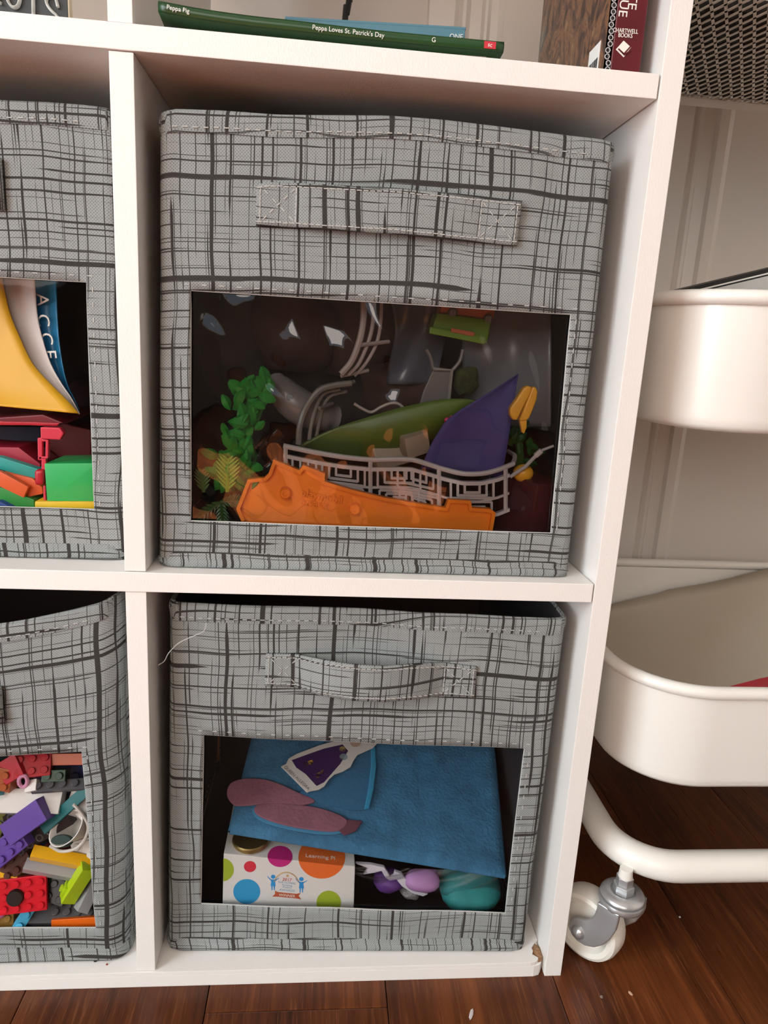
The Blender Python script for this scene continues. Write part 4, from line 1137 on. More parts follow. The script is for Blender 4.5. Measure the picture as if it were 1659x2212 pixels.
# ------------------------------------------------------------------ things in the lower right bin
# dotted gift box
BY = 24.0
M_BOXW = mat('box_white', (.74, .73, .70), .38)
bxo = thing('dotted_box', 'white cardboard box with coloured dots and an award emblem', 'box', at(625, 1960, BY+30))
f0, f1, f2, f3_ = at(483, 1844, BY), at(767, 1872, BY), at(763, 2010, BY), at(479, 2008, BY)
dz_ = f3_.z-15.5
for p in (f2, f3_): p.z = 18.0
back = Vector((0, 60, 0))
sl = Vector((0, 0, 0))
b = MB()
V = [f0, f1, f2, f3_, f0+back, f1+back, f2+back, f3_+back]
b.add(V, [(0, 1, 2, 3), (4, 7, 6, 5), (0, 4, 5, 1), (1, 5, 6, 2), (2, 6, 7, 3), (3, 7, 4, 0)])
b.build('carton', M_BOXW, bxo, bevel=.7)
topn = (f1-f0).cross(back).normalized()
if topn.z < 0: topn = -topn
def fpt(u, v): return at(u, v, BY-.12)
def topt(u, v): return atp(u, v, f0+topn*.12, topn)
def disc(name, u, v, r_, m, sx=1.0, umin=None, umax=None, vmin=None, vfn=None, top=False):
    pts = []
    for k in range(40):
        a = 2*math.pi*k/40; x = u+r_*sx*math.cos(a); y = v+r_*math.sin(a)
        if umin is not None: x = max(x, umin)
        if umax is not None: x = min(x, umax)
        if vfn is not None: y = max(y, vfn(x)) if not top else min(y, vfn(x))
        pts.append(topt(x, y) if top else fpt(x, y))
    ok = [pts[0]]
    for p in pts[1:]:
        if (p-ok[-1]).length > .05: ok.append(p)
    return MB().add(ok, [tuple(range(len(ok)))]).build(name, m, bxo, fix=False)
foldv = lambda u: 1844.6+(u-483)*(28/284)
pr = lambda n, c: mat(n, c, .4)
disc('green_dot', 480, 1879, 25, pr('dot_green', (.36, .47, .035)), umin=482.5)
disc('red_dot', 540, 1872, 12, pr('dot_red', (.66, .035, .06)), sx=1.1)
disc('blue_dot', 533, 1926, 27, pr('dot_blue', (.035, .33, .62)), sx=1.08)
disc('lime_dot', 710, 1950, 26, pr('dot_green', (.36, .47, .035)), sx=1.02)
MG, OR = pr('dot_magenta', (.52, .02, .20)), pr('dot_orange', (.80, .16, .03))
disc('magenta_dot', 605, 1850, 23, MG, sx=1.17, vfn=foldv); disc('magenta_dot', 605, 1850, 23, MG, sx=1.17, vfn=foldv, top=True)
disc('orange_dot', 695, 1852, 46, OR, sx=1.1, vfn=foldv); disc('orange_dot', 695, 1852, 46, OR, sx=1.1, vfn=foldv, top=True)
text_part('lettering', 'Learning Pl', topt(692, 1851), f1-f0, topn, 5.0, M_INK, bxo, depth=.08)
# award emblem
gold = pr('gold_print', (.55, .37, .12)); blu = pr('figure_blue', (.03, .30, .70)); rust = pr('ribbon_rust', (.50, .11, .05)); redp = pr('red_lettering', (.55, .04, .05)); paleb = pr('pale_blue_lettering', (.30, .50, .66))
xdb = f1-f0
arc = [(618+27*math.cos(math.radians(a)), 1912+28*math.sin(math.radians(a))) for a in range(195, 346, 10)]
MB().tube([fpt(u, v) for u, v in arc], .65, 5, flat=.3).build('emblem_arc', gold, bxo)
st5 = []
for k in range(10):
    a = math.radians(-90+36*k); r_ = 4.0 if k % 2 == 0 else 1.7; st5.append(fpt(621+r_*math.cos(a), 1892+r_*math.sin(a)))
MB().add(st5, [tuple(range(10))]).build('emblem_star', gold, bxo, fix=False)
for u, v, body, sz, m_ in ((620, 1900.5, '2017', 3.4, redp), (620, 1907, 'NATIONAL', 2.6, paleb), (620, 1912.5, 'Parenting', 2.0, paleb), (620, 1917, 'Product', 2.0, paleb), (620, 1923.5, 'AWARDS', 2.7, paleb)):
    text_part('emblem_lettering', body, fpt(u, v), xdb, (0, -1, 0), sz, m_, bxo, depth=.05)
MB().add([fpt(*q) for q in ((594, 1924), (600, 1927), (640, 1931), (650, 1929), (645, 1935), (651, 1943), (641, 1941), (600, 1937), (588, 1937), (594, 1931))], [tuple(range(10))]).build('emblem_ribbon', rust, bxo, fix=False)
text_part('emblem_lettering', 'WINNER', fpt(620, 1934.5)+Vector((0, -.1, 0)), xdb, (0, -1, 0), 3.0, M_INK, bxo, depth=.05)
for cu in (590, 651):
    b = MB(); dv_ = 0 if cu < 600 else 5
    pts = [fpt(cu+5*math.cos(k*.5236), 1894+dv_+4.5*math.sin(k*.5236)) for k in range(12)]
    b.add(pts, [tuple(range(12))])
    for q in ([(cu-3.5, 1900+dv_), (cu+3.5, 1900+dv_), (cu+5.5, 1914+dv_), (cu-5.5, 1914+dv_)], [(cu-3, 1901+dv_), (cu-14, 1891+dv_), (cu-11, 1896+dv_), (cu-3, 1904+dv_)], [(cu+3, 1901+dv_), (cu+14, 1896+dv_), (cu+11, 1899+dv_), (cu+3, 1904+dv_)], [(cu-4, 1914+dv_), (cu-1, 1914+dv_), (cu-1.5, 1923+dv_), (cu-3.5, 1923+dv_)], [(cu+1, 1914+dv_), (cu+4, 1914+dv_), (cu+3.5, 1923+dv_), (cu+1.5, 1923+dv_)]):
        b.add([fpt(*k) for k in q], [(0, 1, 2, 3)])
    b.build('emblem_figure', blu, bxo, fix=False)
# jar lid on the box
tag(MB().lathe([(0, 3.4), (12.6, 3.4), (13.4, 2.6), (13.6, 0), (0, 0)], atp(541, 1822, f0, topn)+Vector((0, 2, .3)), seg=32).build('jar_lid', mat('gold_lid', (.34, .24, .09), .35, metal=.9), auto=40), 'small gold jar lid lying on the dotted box', 'lid')
# blue plush-covered book lying on box and bag
M_PLUSH = mat('blue_plush', (.042, .165, .30), .9, bump=.9, bscale=420, vary=.22, vscale=70)
FL, FR = at(497, 1797, 31), at(1090, 1893, 22)
BKL, BKR = at(556, 1560, 116), at(1062, 1580, 112)
pb = thing('plush_book', 'blue plush-covered book lying on the dotted box', 'book', (FL+FR)/2-Vector((0, 0, 10)))
nrm = (FR-FL).cross(BKL-FL).normalized()
if nrm.z < 0: nrm = -nrm
BKR = atp(1062, 1580, FL, nrm)
TH = 9.0
def bk(a, c, off):
    p = FL.lerp(FR, a).lerp(BKL.lerp(BKR, a), c)
    e = min(a, 1-a, c*.8, (1-c)*.8)
    rr = max(0, 1-e/.022)
    sag = .5*math.sin(3.1*a+.4)*(.6-.4*c)
    return p+nrm*(off*(1-.55*rr*rr)+sag)
b = MB(); b.grid(lambda a, c: bk(a, c, TH/2), 56, 30); b.grid(lambda a, c: bk(a, c, -TH/2), 56, 30)
for e in range(4):
    fn2 = {0: lambda t, k: bk(t, 0, TH/2*(1-2*k)), 1: lambda t, k: bk(t, 1, TH/2*(1-2*k)), 2: lambda t, k: bk(0, t, TH/2*(1-2*k)), 3: lambda t, k: bk(1, t, TH/2*(1-2*k))}[e]
    def rounded(t, k, fn2=fn2, e=e):
        p = fn2(t, k); out_ = {0: FL-BKL, 1: BKL-FL, 2: FL-FR, 3: FR-FL}[e].normalized()
        return p+out_*1.6*math.sin(math.pi*k)
    b.grid(rounded, 56 if e < 2 else 30, 6)
plush = b.build('cover', M_PLUSH, pb, smooth=True)
pn = nrm; pp = FL+nrm*(TH/2+1.0)
def bpt(u, v, h=0.0): return atp(u, v, pp+nrm*h, pn)
def patch(name, pts, m, h=.6, th=1.6, bev=.7):
    P = [bpt(u, v, h) for u, v in pts]
    return MB().prism(P, nrm*th).build(name, m, pb, bevel=bev, seg=3, auto=60)
M_MAUVE = mat('mauve_felt', (.26, .105, .145), .9, bump=.5, bscale=350, vary=.12, vscale=60)
def sm(pts): return [(p.x, p.y) for p in curve_pts([Vector((u, v, 0)) for u, v in pts], 5, True)]
patch('felt_strip_border', sm([(545, 1755), (560, 1742), (640, 1745), (700, 1755), (752, 1778), (738, 1800), (690, 1803), (620, 1792), (565, 1775)]), mat('blue_felt', (.05, .22, .38), .85), .4, 1.0, .4)
patch('felt_strip', sm([(549, 1752), (565, 1738), (640, 1740), (700, 1750), (748, 1772), (733, 1795), (690, 1796), (620, 1785), (567, 1768)]), M_MAUVE, 1.2, 1.6)
patch('felt_strip', sm([(490, 1718), (500, 1692), (540, 1683), (590, 1690), (640, 1712), (680, 1732), (640, 1742), (580, 1738), (530, 1742), (505, 1740)]), M_MAUVE, .8, 1.6)
patch('felt_tab', [(783, 1775), (768, 1797), (744, 1806), (725, 1790), (750, 1772)], mat('dark_mauve_felt', (.13, .045, .065), .9), 1.0, 1.4, .4)
M_BF = mat('bright_blue_felt', (.03, .24, .42), .85, bump=.4, bscale=350)
patch('felt_pocket', sm([(648, 1712), (690, 1690), (740, 1660), (790, 1622), (806, 1640), (803, 1700), (795, 1745), (760, 1750), (700, 1738), (655, 1722)]), mat('deep_blue_felt', (.028, .13, .25), .9, bump=.4, bscale=350), .6, 1.2, .5)
patch('felt_piping', [(800, 1618), (810, 1616), (812, 1660), (806, 1710), (797, 1748), (786, 1750), (795, 1705), (801, 1655)], M_BF, 1.2, 2.4, .8)
# die-cut card lying on it
dc = thing('cutout_card', 'white die-cut card with purple and yellow print lying on the plush book', 'card', bpt(710, 1660, 3))
hc = 4.2
OUT = [(607, 1657), (618, 1651), (623, 1640), (640, 1630), (690, 1611), (742, 1597), (750, 1587), (766, 1588), (790, 1584), (812, 1594), (817, 1604), (805, 1617), (772, 1632), (763, 1645), (757, 1658), (740, 1668), (722, 1674), (710, 1685), (700, 1700), (688, 1707), (670, 1710), (663, 1713)]
P = [bpt(u, v, hc) for u, v in OUT]
MB().prism(P, nrm*1.0).build('card', mat('card_white', (.62, .60, .56), .5), dc, bevel=.25)
def cprint(name, pts, m): return MB().add([bpt(u, v, hc+1.08) for u, v in pts], [tuple(range(len(pts)))]).build(name, m, dc, fix=False)
cprint('purple_print', [(630, 1642), (660, 1631), (700, 1617), (740, 1608), (752, 1622), (735, 1650), (700, 1690), (684, 1698), (660, 1672), (640, 1658)], pr('purple_print', (.045, .015, .085)))
for q in ([(652, 1649), (662, 1645), (667, 1652), (658, 1658)], [(664, 1645), (674, 1641), (678, 1649), (669, 1652)], [(680, 1672), (690, 1668), (697, 1675), (686, 1681)], [(692, 1667), (698, 1662), (704, 1669), (698, 1674)]):
    cprint('yellow_print', q, pr('yellow_print', (.62, .38, .04)))
for cu, cv, r_, m_ in ((742, 1635, 9, pr('grey_blue_print', (.25, .33, .37))), (768, 1604, 12, pr('skin_tone_print', (.46, .32, .25))), (740, 1618, 7, pr('ochre_print', (.45, .33, .12)))):
    cprint('round_print', [(cu+r_*math.cos(k*.45), cv+r_*.8*math.sin(k*.45)) for k in range(14)], m_)
text_part('lettering', 'QUEEN ALLEGRA', bpt(641, 1680, hc+1.1), bpt(664, 1704, hc)-bpt(614, 1657, hc), nrm, 3.4, pr('grey_lettering', (.12, .11, .10)), dc, depth=.05)
# bag of soft coloured shapes at the right
M_TEAL = mat('teal_foam', (.022, .24, .24), .75, bump=.4, bscale=300, vary=.15, vscale=50)
tag(MB().blob(at(1015, 1915, 40), (48, 40, 24), frame((1, 0, -.06), (.0, -.25, 1)), sq=.85).build('foam_shape', M_TEAL, smooth=True), 'rounded teal foam shape under the right end of the plush book', 'foam shape')
tag(MB().blob(at(912, 1902, 33), (27, 16, 13), frame((1, 0, -.15), (.1, -.5, 1)), sq=.8).build('foam_shape', mat('lilac_foam', (.42, .22, .46), .6), smooth=True), 'flat lilac foam shape beside the teal one', 'foam shape')
tag(MB().blob(at(840, 1900, 40), (24, 20, 17), lump=.05, seed=2).build('foam_shape', mat('violet_foam', (.11, .035, .20), .6), smooth=True), 'dark violet foam shape between box and lilac shape', 'foam shape')
tag(MB().blob(at(887, 1922, 42), (16, 16, 12), lump=.08, seed=6).build('foam_shape', mat('grey_glitter', (.24, .23, .23), .5, vary=.5, vscale=900), smooth=True), 'grey glittery foam shape under the lilac shape', 'foam shape')
tag(MB().prism([at(u, v, 31) for u, v in ((768, 1866), (800, 1868), (830, 1874), (838, 1886), (843, 1896), (850, 1893), (853, 1883), (868, 1888), (880, 1905), (900, 1925), (925, 1932), (914, 1937), (890, 1930), (868, 1915), (856, 1900), (842, 1903), (832, 1896), (824, 1882), (806, 1886), (785, 1890), (796, 1876))], (0, 3, 0)).build('paper_petals', mat('white_felt', (.62, .60, .66), .8), bevel=.6), 'white cut-out petals in front of the violet shape', 'felt cutout')
bag = MB().grid(lambda a, c: at(766+325*a, 1868+(20+85*a)*(.15+.85*c)+6*math.sin(9*a)*c+30*a*(1-c)*0, 29+3*math.sin(11*a+5*c)+8*a*(1-a)), 40, 10).build('plastic_bag', film('bag_film', (.93, .93, .95), .25, .45), smooth=True)
tag(bag, 'clear plastic bag around the coloured foam shapes', 'plastic bag')
tag(MB().tube(curve_pts([at(446, 1345, 4), at(441, 1362, 2), at(425, 1371, 2), at(388, 1388, 2), at(365, 1410, 6), at(355, 1428, 9), at(342, 1437, 9)], 5), .28, 5).build('loose_thread', M_THREAD, smooth=True), 'loose pale thread hanging off the lower right bin', 'thread')
# ------------------------------------------------------------------ things in the upper left bin
Z5 = 3.253
z5 = lambda pts: [(u/Z5, 560+v/Z5) for u, v in pts]
def leafpage(name, Lp, Rp, y0, y1, m, label, cat, txt=None):
    L_ = curve_pts([Vector((u, v, 0)) for u, v in z5(Lp)], 8); R_ = curve_pts([Vector((u, v, 0)) for u, v in z5(Rp)], 8)
    def fn(a, c):
        def pick(P):
            i = c*(len(P)-1); k = min(len(P)-2, int(i)); return P[k].lerp(P[k+1], i-k)
        p = pick(L_).lerp(pick(R_), a)
        return at(p.x, p.y, y0+(y1-y0)*c+5*math.sin(math.pi*a)*.6)
    o = MB().grid(fn, 14, 30).build(name, m, smooth=True, solid=.6)
    return tag(o, label, cat), fn
yel, _ = leafpage('curved_page', [(-820, 60), (-810, 380), (-800, 680), (-780, 880), (-760, 960)], [(10, 100), (60, 350), (130, 530), (230, 735), (370, 890), (470, 990), (555, 1085)], 58, 36,
         mat('yellow_page', (.78, .42, .015), .38, vary=.08, vscale=14), 'glossy yellow curled page in the upper left bin', 'page')
wht, _ = leafpage('curved_page', [(10, 100), (60, 350), (130, 530), (230, 735), (370, 890), (470, 990), (556, 1088)], [(243, 100), (262, 380), (300, 560), (355, 730), (430, 870), (500, 975), (560, 1088)], 62, 40,
         mat('white_page', (.66, .60, .57), .5), 'white curled page beside the yellow one', 'page')
blu_, fnb = leafpage('curved_page', [(243, 100), (262, 380), (300, 560), (355, 730), (430, 870), (500, 975), (556, 1080)], [(395, 100), (404, 400), (420, 600), (448, 780), (480, 900), (510, 960), (556, 1060)], 66, 44,
         mat('blue_page', (.012, .20, .42), .38, vary=.1, vscale=14), 'blue curled page with pale letters beside the white one', 'page')
for ch, u, v, ang in (('A', 296, 285, .15), ('C', 302, 430, .18), ('C', 325, 560, .25), ('E', 350, 668, .3)):
    q = z5([(u, v)])[0]
    text_part('lettering', ch, at(q[0], q[1], 66.6-22*(v-100)/985), (math.sin(ang)*.3, 0, -1), (-.2, -1, 0), 11.5, M_INK, blu_, depth=.1)
rt = thing('red_plastic_tray', 'red plastic tray below the curled pages', 'tray', at(100, 900, 60))
M_RED = pla('red_plastic', (.50, .012, .030), .33); M_DRED = pla('deep_red_plastic', (.17, .008, .016), .4)
MB().prism(pxy(z5([(-1300, 1105), (0, 1112), (300, 1092), (445, 1150), (400, 1172), (200, 1166), (0, 1165), (-1300, 1160)]), 38), (0, 90, 0)).build('tray_top', M_DRED, rt, bevel=.8)
MB().prism(pxy(z5([(-1300, 1122), (0, 1140), (250, 1146), (420, 1152), (400, 1174), (200, 1167), (0, 1166), (-1300, 1160)]), 35), (0, 3, 0)).build('front_lip', M_RED, rt, bevel=.5)
MB().prism(pxy(z5([(440, 1150), (640, 1200), (640, 1420), (330, 1420), (345, 1180)]), 78), (0, 40, 0)).build('tray_side', M_DRED, rt, bevel=.8)
MB().prism(pxy(z5([(-1300, 1160), (280, 1180), (280, 1420), (-1300, 1420)]), 110), (0, 10, 0)).build('inner_wall', pla('navy_plastic', (.012, .02, .07), .4), rt)
rc = thing('red_plastic_clip', 'bright red toy clip chain standing by the green block', 'toy part', at(95, 1080, 30))
M_PRED = pla('bright_red_plastic', (.70, .035, .075), .38)
MB().prism(pxy(z5([(282, 1180), (420, 1186), (447, 1225), (420, 1270), (285, 1262)]), 29), (0, 5, 0)).build('tag', M_PRED, rc, bevel=.7)
for seg in ([(262, 1256), (296, 1256), (296, 1412), (266, 1412)], [(320, 1270), (340, 1270), (338, 1390), (318, 1390)], [(290, 1262), (340, 1270), (338, 1282), (290, 1282)], [(268, 1385), (338, 1388), (336, 1400), (268, 1410)], [(290, 1390), (322, 1390), (325, 1500), (290, 1500)], [(302, 1590), (320, 1590), (322, 1700), (304, 1690)]):
    MB().prism(pxy(z5(seg), 30), (0, 3.5, 0)).build('link', M_PRED, rc, bevel=.5)
MB().prism(pxy(z5([(238, 1482), (306, 1478), (304, 1590), (240, 1590)]), 27), (0, 8, 0)).build('hinge', pla('red_plastic', (.50, .012, .030), .33), rc, bevel=2.2, seg=3, auto=60)
def slabt(pts, y, th, m, label, bev=.8):
    o = MB().prism(pxy(z5(pts), y), (0, th, 0)).build('wooden_block', m, bevel=bev, auto=50)
    return tag(o, label, 'toy block', 'flat coloured blocks in the upper left bin')
slabt([(310, 1436), (662, 1432), (690, 1440), (690, 1703), (330, 1700)], 28, 34, pla('green_block', (.018, .46, .115), .36), 'large bright green block in the corner of the upper left bin')
slabt([(243, 1702), (700, 1703), (700, 1800), (243, 1800)], 27, 36, pla('yellow_block', (.80, .52, .012), .38), 'yellow block under the bright green block')
slabt([(-700, 1270), (0, 1320), (130, 1322), (285, 1440), (280, 1478), (0, 1392), (-700, 1300)], 44, 30, pla('crimson_block', (.40, .012, .04), .4), 'crimson flat block above the teal one')
slabt([(-700, 1310), (0, 1390), (285, 1480), (285, 1490), (245, 1545), (0, 1478), (-700, 1390)], 38, 26, pla('teal_block', (.03, .40, .36), .4), 'teal flat block above the orange one')
slabt([(-120, 1470), (0, 1490), (200, 1600), (165, 1678), (0, 1600), (-120, 1560)], 31, 4, pla('coral_block', (.80, .13, .035), .4), 'coral orange block leaning above the long green block')
slabt([(20, 1492), (230, 1540), (300, 1605), (300, 1650), (165, 1680), (200, 1600)], 36, 24, pla('coral_block', (.80, .13, .035), .4), 'coral orange block behind the leaning coral one')
slabt([(-560, 1500), (0, 1600), (240, 1690), (240, 1760), (150, 1760), (0, 1700), (-560, 1620)], 34, 22, pla('mid_green_block', (.03, .33, .06), .4), 'long green block under the coral ones')
slabt([(-900, 1640), (0, 1702), (100, 1755), (100, 1800), (-900, 1800)], 29, 26, pla('blue_block', (.008, .055, .30), .4), 'dark blue block at the bottom of the upper left bin')
for lab, u, v, sz in (('black cloth lump at the right of the upper left bin', 160, 720, (50, 50, 90)), ('dark maroon cloth lump behind the red tray', 180, 880, (50, 40, 50))):
    tag(MB().blob(at(u, v, 122), sz, lump=.06, seed=u).build('cloth_lump', M_BLK if u < 170 else mat('maroon_felt', (.035, .006, .010), .85), smooth=True), lab, 'cloth')
# ------------------------------------------------------------------ toy bricks in the lower left bin
Z6 = 4.097
z6 = lambda u, v: (u/Z6, 1580+v/Z6)
STUD = None
def brick(label, u, v, y, nx, ny, h, rgb_name, rgb, ax_, n, studs=True, rough=.3, hollow=False, skip=()):
    """nx x ny studs, height h mm; ax_: world direction of the long side; n: direction the studs point to"""
    R = frame(ax_, n); q = z6(u, v); c = at(q[0], q[1], y)
    m = pla(rgb_name, rgb, .26, spec=.3)
    root = MB().box(c, (nx*8-.2, ny*8-.2, h), R, .35).build('toy_brick', m, origin=c)
    tag(root, label, 'toy brick', 'toy bricks in the lower left bin')
    first = None
    if studs:
        for i in range(nx):
            for j in range(ny):
                if (i, j) in skip: continue
                lp = Vector(((i-(nx-1)/2)*8, (j-(ny-1)/2)*8, h/2))
                if first is None:
                    o = MB().lathe([(2.45, -.2), (2.45, 1.5), (2.2, 1.75), (0, 1.75)], c, None, seg=14).build('stud', m, root, auto=40, origin=c)
                    first = o.data
                else:
                    o = bpy.data.objects.new('stud', first); col.objects.link(o); o.parent = root
                o.matrix_local = Matrix.Translation((R @ lp)*S) @ R.to_4x4()
    return root
V_ = Vector
# front layer
brick('red studded plate with a black hole plug in the lower left bin', 205, 1440, 21, 4, 3, 3.2, 'brick_red', (.66, .008, .024), (1, .05, .08), (.05, -1, .35))
q = z6(140, 1465)
tag(MB().lathe([(0, 3.0), (5.0, 3.0), (5.6, 2.2), (5.6, -2)], at(q[0], q[1], 19), frame((1, 0, 0), (.05, -1, .3)), seg=20).build('round_plug', pla('black_plastic', (.006, .006, .006), .3), smooth=True), 'black round plug in the middle of the red studded plate', 'toy part')
brick('purple smooth long brick across the lower left bin', 240, 790, 24, 4, 2, 9.6, 'brick_purple', (.105, .045, .31), (.80, .1, .60), (-.25, -1, .35), studs=False)
brick('purple studded brick below the smooth purple one', 70, 1030, 23, 4, 2, 9.6, 'brick_purple', (.105, .045, .31), (.72, .1, .62), (-.2, -1, .35))
for lab, u, v, y in (('black beam brick above the purple brick', 120, 720, 38), ('black beam brick below the purple brick', 370, 900, 31)):
    r_ = brick(lab, u, v, y, 6, 1, 9.6, 'brick_black', (.012, .011, .012), (.80, .1, .60), (-.5, .2, .8), studs=False)
    for k in (-2, -1, 0, 1):
        p = origin_of(r_)+Vector((.80, .1, .60)).normalized()*8*k+Vector((-.1, -4.2, -.6))
        MB().lathe([(1.6, 0), (2.4, .5), (3.0, 0)], p, frame((1, 0, 0), (-.1, -1, .1)), seg=14).build('pin_hole', pla('grey_ring', (.09, .085, .085), .35), r_)
brick('yellow smooth brick in the middle of the lower left bin', 545, 1120, 25, 5, 1, 9.6, 'brick_yellow', (.90, .47, .006), (.93, .1, -.34), (.3, -.55, .8), studs=False)
brick('light grey brick under the yellow one', 480, 1230, 26, 5, 1, 9.6, 'brick_grey', (.38, .39, .41), (.93, .1, -.34), (.3, -.55, .8), studs=False)
brick('lime green sloped brick by the window edge', 690, 1340, 21, 4, 1, 9.6, 'brick_lime', (.46, .66, .014), (.60, .05, .80), (-.80, -.45, .45), studs=False)
brick('lime green single stud brick at the end of the sloped one', 600, 1400, 22, 1, 1, 7, 'brick_lime', (.46, .66, .014), (.60, .05, .80), (-.80, -.2, .5))
brick('light grey brick beside the lime green one', 790, 1430, 25, 3, 1, 9.6, 'brick_grey', (.38, .39, .41), (.60, .05, .80), (.5, -.7, .3), studs=False)
brick('white smooth brick near the top of the lower left bin', 240, 620, 33, 6, 2, 9.6, 'brick_white', (.78, .745, .70), (1, 0, -.03), (0, -.75, .66), studs=False)
brick('long teal plate leaning to the upper right', 600, 670, 28, 6, 1, 3.2, 'brick_teal', (.006, .13, .14), (.72, .1, .66), (-.35, -1, .4), studs=False)
# white bucket-shaped piece with a dark green disc
wb_ = thing('toy_bucket', 'white open shell piece with a dark green disc inside', 'toy part', at(*z6(600, 1060), 26))
Rb = frame((.75, .1, .66), (-.42, -.75, .5)); cb = at(*z6(655, 850), 28)
MB().lathe([(0, -9), (6.5, -9), (9.0, 6), (9.8, 8), (10.4, 8), (9.6, 5), (7.2, -10), (0, -10)], cb, Rb @ Matrix.Diagonal((1.45, .95, 1.0)), seg=28).build('shell', pla('white_plastic', (.72, .69, .64), .35), wb_, auto=40)
MB().tube(curve_pts([at(*z6(u, v), 21) for u, v in ((650, 645), (700, 700), (765, 790), (780, 870), (740, 970), (660, 1040), (540, 1060), (440, 1010))], 5), 1.1, 7).build('rim', pla('white_plastic', (.72, .69, .64), .35), wb_, smooth=True)
MB().lathe([(0, 2), (6.2, 2), (7.0, 1.2), (7.0, -1), (0, -1)], at(*z6(550, 970), 22), frame((1, 0, 0), (-.2, -.9, .7)) @ Matrix.Diagonal((1.1, .6, 1)), seg=24).build('green_disc', pla('brick_dark_green', (.010, .035, .028), .7), wb_, auto=40)
brick('white wedge piece behind the bucket shell', 740, 650, 34, 2, 3, 6, 'brick_white', (.78, .745, .70), (.4, .1, .9), (-.5, -.8, .2), studs=False)
# upper rows
brick('red studded brick at the top of the lower left bin', 300, 300, 36, 3, 2, 9.6, 'brick_dark_red', (.42, .007, .018), (1, .05, .1), (.1, -.8, .6))
brick('red sloped brick left of the red studded one', 130, 320, 34, 2, 2, 9.6, 'brick_dark_red', (.42, .007, .018), (.8, .1, .5), (-.3, -.9, .3), studs=False)
brick('coral orange tile at the top right of the lower left bin', 550, 245, 38, 4, 1, 3.2, 'brick_coral', (.52, .12, .05), (1, 0, .02), (0, -.9, .4), studs=False)
brick('dark green studded plate under the coral tile', 495, 385, 35, 2, 1, 9.6, 'brick_forest', (.012, .05, .026), (1, 0, .04), (0, -.95, .45))
brick('dark grey studded plate above the white brick', 560, 480, 30, 5, 1, 3.2, 'brick_dark_grey', (.10, .10, .108), (1, 0, .15), (0, -.5, .9))
brick('rust orange brick at the left of the top row', 40, 400, 34, 2, 2, 9.6, 'brick_rust', (.36, .085, .02), (.1, 0, 1), (-.2, -1, .2))
brick('small white tile under the dark green plate', 290, 485, 29, 1, 1, 6, 'brick_white', (.78, .745, .70), (1, 0, .2), (-.2, -.7, .7), studs=False)
tag(MB().tube([at(*z6(205+38*math.cos(a*.52), 440+52*math.sin(a*.52)), 27) for a in range(12)], 1.4, 7, closed=True).build('toy_ring', pla('pink_plastic_light', (.62, .28, .42), .35), smooth=True), 'small pink ring under the red bricks', 'toy part')
brick('amber brick behind the pink ring', 110, 470, 40, 2, 1, 9.6, 'brick_amber', (.28, .10, .02), (.2, 0, 1), (0, -1, .2), studs=False)
# lower rows
brick('dark grey brick left of the orange plate', 405, 1622, 26, 3, 2, 9.6, 'brick_dark_grey', (.10, .10, .108), (1, 0, -.02), (0, -.35, .95), studs=False)
brick('dark grey hollow brick above the orange plate', 670, 1585, 28, 4, 2, 9.6, 'brick_dark_grey', (.10, .10, .108), (1, 0, -.04), (0, -.35, .95))
brick('orange flat plate at the bottom of the lower left bin', 668, 1697, 17.5, 4, 1, 3.2, 'brick_orange', (.85, .15, .008), (1, 0, .05), (0, -.95, .3), studs=False)
brick('sky blue studded tile at the bottom of the lower left bin', 205, 1660, 19, 1, 2, 5, 'brick_sky', (.07, .40, .62), (.85, 0, -.5), (.25, -.9, .4))
brick('light grey rounded brick beside the sky blue tile', 140, 1700, 24, 1, 2, 6, 'brick_grey', (.38, .39, .41), (.4, 0, -.9), (0, -1, .2), studs=False)
brick('translucent gold brick in the bottom left of the lower left bin', 40, 1690, 23, 2, 2, 9.6, 'brick_gold', (.30, .17, .035), (1, 0, .1), (0, -.9, .4))
tag(MB().blob(at(*z6(-5, 1610), 19), (8, 6, 8)).build('pink_bead', pla('pink_bead', (.70, .22, .46), .25), smooth=True), 'pink round bead above the gold brick', 'toy part')
brick('brown translucent brick below the purple ones', 165, 1150, 31, 3, 2, 9.6, 'brick_brown', (.085, .022, .012), (.8, 0, .6), (-.2, -1, .3))
brick('yellow brick sliver behind the red plate', 30, 1250, 30, 3, 1, 9.6, 'brick_yellow', (.90, .47, .006), (1, 0, -.1), (0, -.6, .8), studs=False)
brick('black brick between red plate and lime brick', 470, 1390, 32, 3, 2, 9.6, 'brick_black', (.012, .011, .012), (.9, 0, -.4), (.1, -.8, .5))
brick('smoky clear brick above the dark grey bricks', 620, 1550, 30, 3, 1, 8, 'brick_smoke', (.06, .055, .055), (.95, 0, -.3), (0, -.7, .7))
brick('white brick behind the yellow one', 760, 1040, 33, 2, 2, 9.6, 'brick_white', (.78, .745, .70), (.9, 0, .3), (0, -.9, .4))
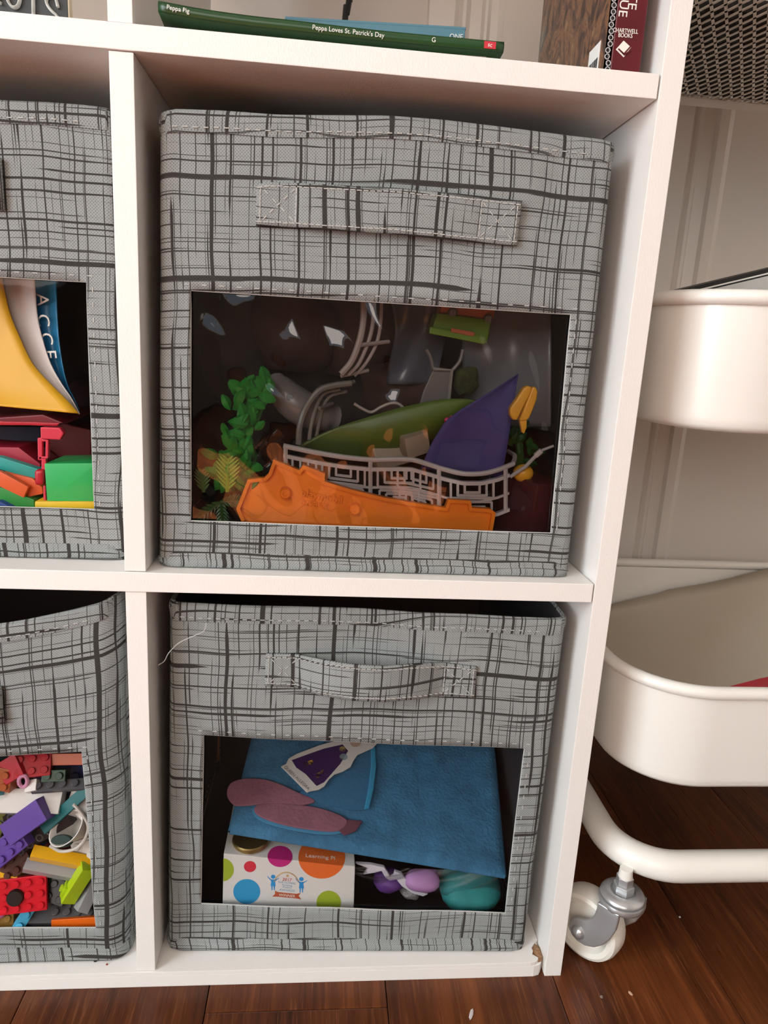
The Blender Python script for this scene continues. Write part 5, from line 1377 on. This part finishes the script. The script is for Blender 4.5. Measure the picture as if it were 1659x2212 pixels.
# darker bricks further back fill the pile
rb_ = random.Random(12)
cols = [('brick_black', (.012, .011, .012)), ('brick_dark_grey', (.10, .10, .108)), ('brick_brown', (.085, .022, .012)), ('brick_dark_red', (.42, .007, .018)), ('brick_navy', (.01, .02, .08)), ('brick_grey', (.38, .39, .41))]
kn = {'brick_black': 'black', 'brick_dark_grey': 'dark grey', 'brick_brown': 'brown', 'brick_dark_red': 'dark red', 'brick_navy': 'navy', 'brick_grey': 'light grey'}
rows = ('topmost', 'upper', 'middle', 'lower', 'bottom'); places = ('left', 'centre', 'right')
for i in range(5):
    for j in range(3):
        nm, c_ = cols[(i*4+j*5+i*j) % len(cols)]
        brick('%s brick at the back of the lower left pile, %s row, %s' % (kn[nm], rows[i], places[j]), 90+j*290+rb_.uniform(-30, 30), 360+i*300+rb_.uniform(-30, 30), 52+rb_.uniform(-3, 6), 5, 4, 9.6, nm, c_, (rb_.uniform(.3, 1), 0, rb_.uniform(-1, 1)), (rb_.uniform(-.3, .3), -1, rb_.uniform(-.2, .4)))
# the pile goes on to the left
left = (('cyan', (.05, .42, .50)), ('olive', (.16, .17, .04)), ('salmon', (.62, .25, .18)), ('ivory', (.66, .62, .48)), ('emerald', (.01, .22, .07)), ('indigo', (.05, .04, .24)), ('mustard', (.48, .31, .03)), ('scarlet', (.60, .03, .015)), ('slate', (.10, .12, .14)), ('turquoise', (.03, .36, .33)), ('plum', (.14, .02, .12)), ('sand', (.42, .34, .22)), ('cobalt', (.01, .08, .42)), ('peach', (.70, .42, .28)), ('charcoal', (.02, .02, .022)))
for k, (nm, c_) in enumerate(left):
    i, j = k % 5, k // 5
    brick('%s toy brick in the left part of the lower left pile' % nm, -270-j*240+rb_.uniform(-30, 30), 420+i*290+rb_.uniform(-30, 30), 40+rb_.uniform(-8, 10), 6, 4, 14, 'brick_'+nm, c_, (rb_.uniform(.4, 1), 0, rb_.uniform(-.6, .6)), (rb_.uniform(-.3, .3), -1, rb_.uniform(0, .6)))
# ------------------------------------------------------------------ crumbs
def crumb(u, v, size, m, label, ax_=(1, 0, 0), z=0.0, seed=1):
    p = atz(u, v, z); o = MB().blob(p+Vector((0, 0, size[2]*.4)), size, frame(ax_, (0, 0, 1)), nu=8, nv=6, lump=.12, seed=seed).build('crumb', m, smooth=False)
    return tag(o, label, 'crumb')
crumb(1018, 2192, (2.6, 8.5, 1.6), mat('paper_crumb', (.62, .58, .58), .8), 'white paper scrap on the floor in front of the shelf', (.92, -.4, 0))
crumb(1362, 2147, (2.2, 4.0, 1.4), mat('tan_crumb', (.52, .33, .22), .8), 'small tan crumb on the floor near the caster', (.9, .4, 0), seed=2)
crumb(1299, 2155, (2.4, 2.4, 1.6), mat('grey_crumb', (.2, .16, .13), .9), 'grey fluff speck on the floor near the caster', seed=3)
crumb(1468, 1982, (1.6, 1.6, 1.2), mat('paper_crumb', (.62, .58, .58), .8), 'tiny white crumb on the floor right of the caster', seed=4)
crumb(206, 2077, (2.2, 2.0, 1.8), mat('black_crumb', (.012, .014, .02), .8), 'black speck on the bottom board by the lower left bin', z=12.4, seed=5)
crumb(231, 2084, (1.2, 1.6, .9), mat('red_crumb', (.30, .05, .03), .8), 'tiny red speck on the bottom board by the divider', z=12.4, seed=6)
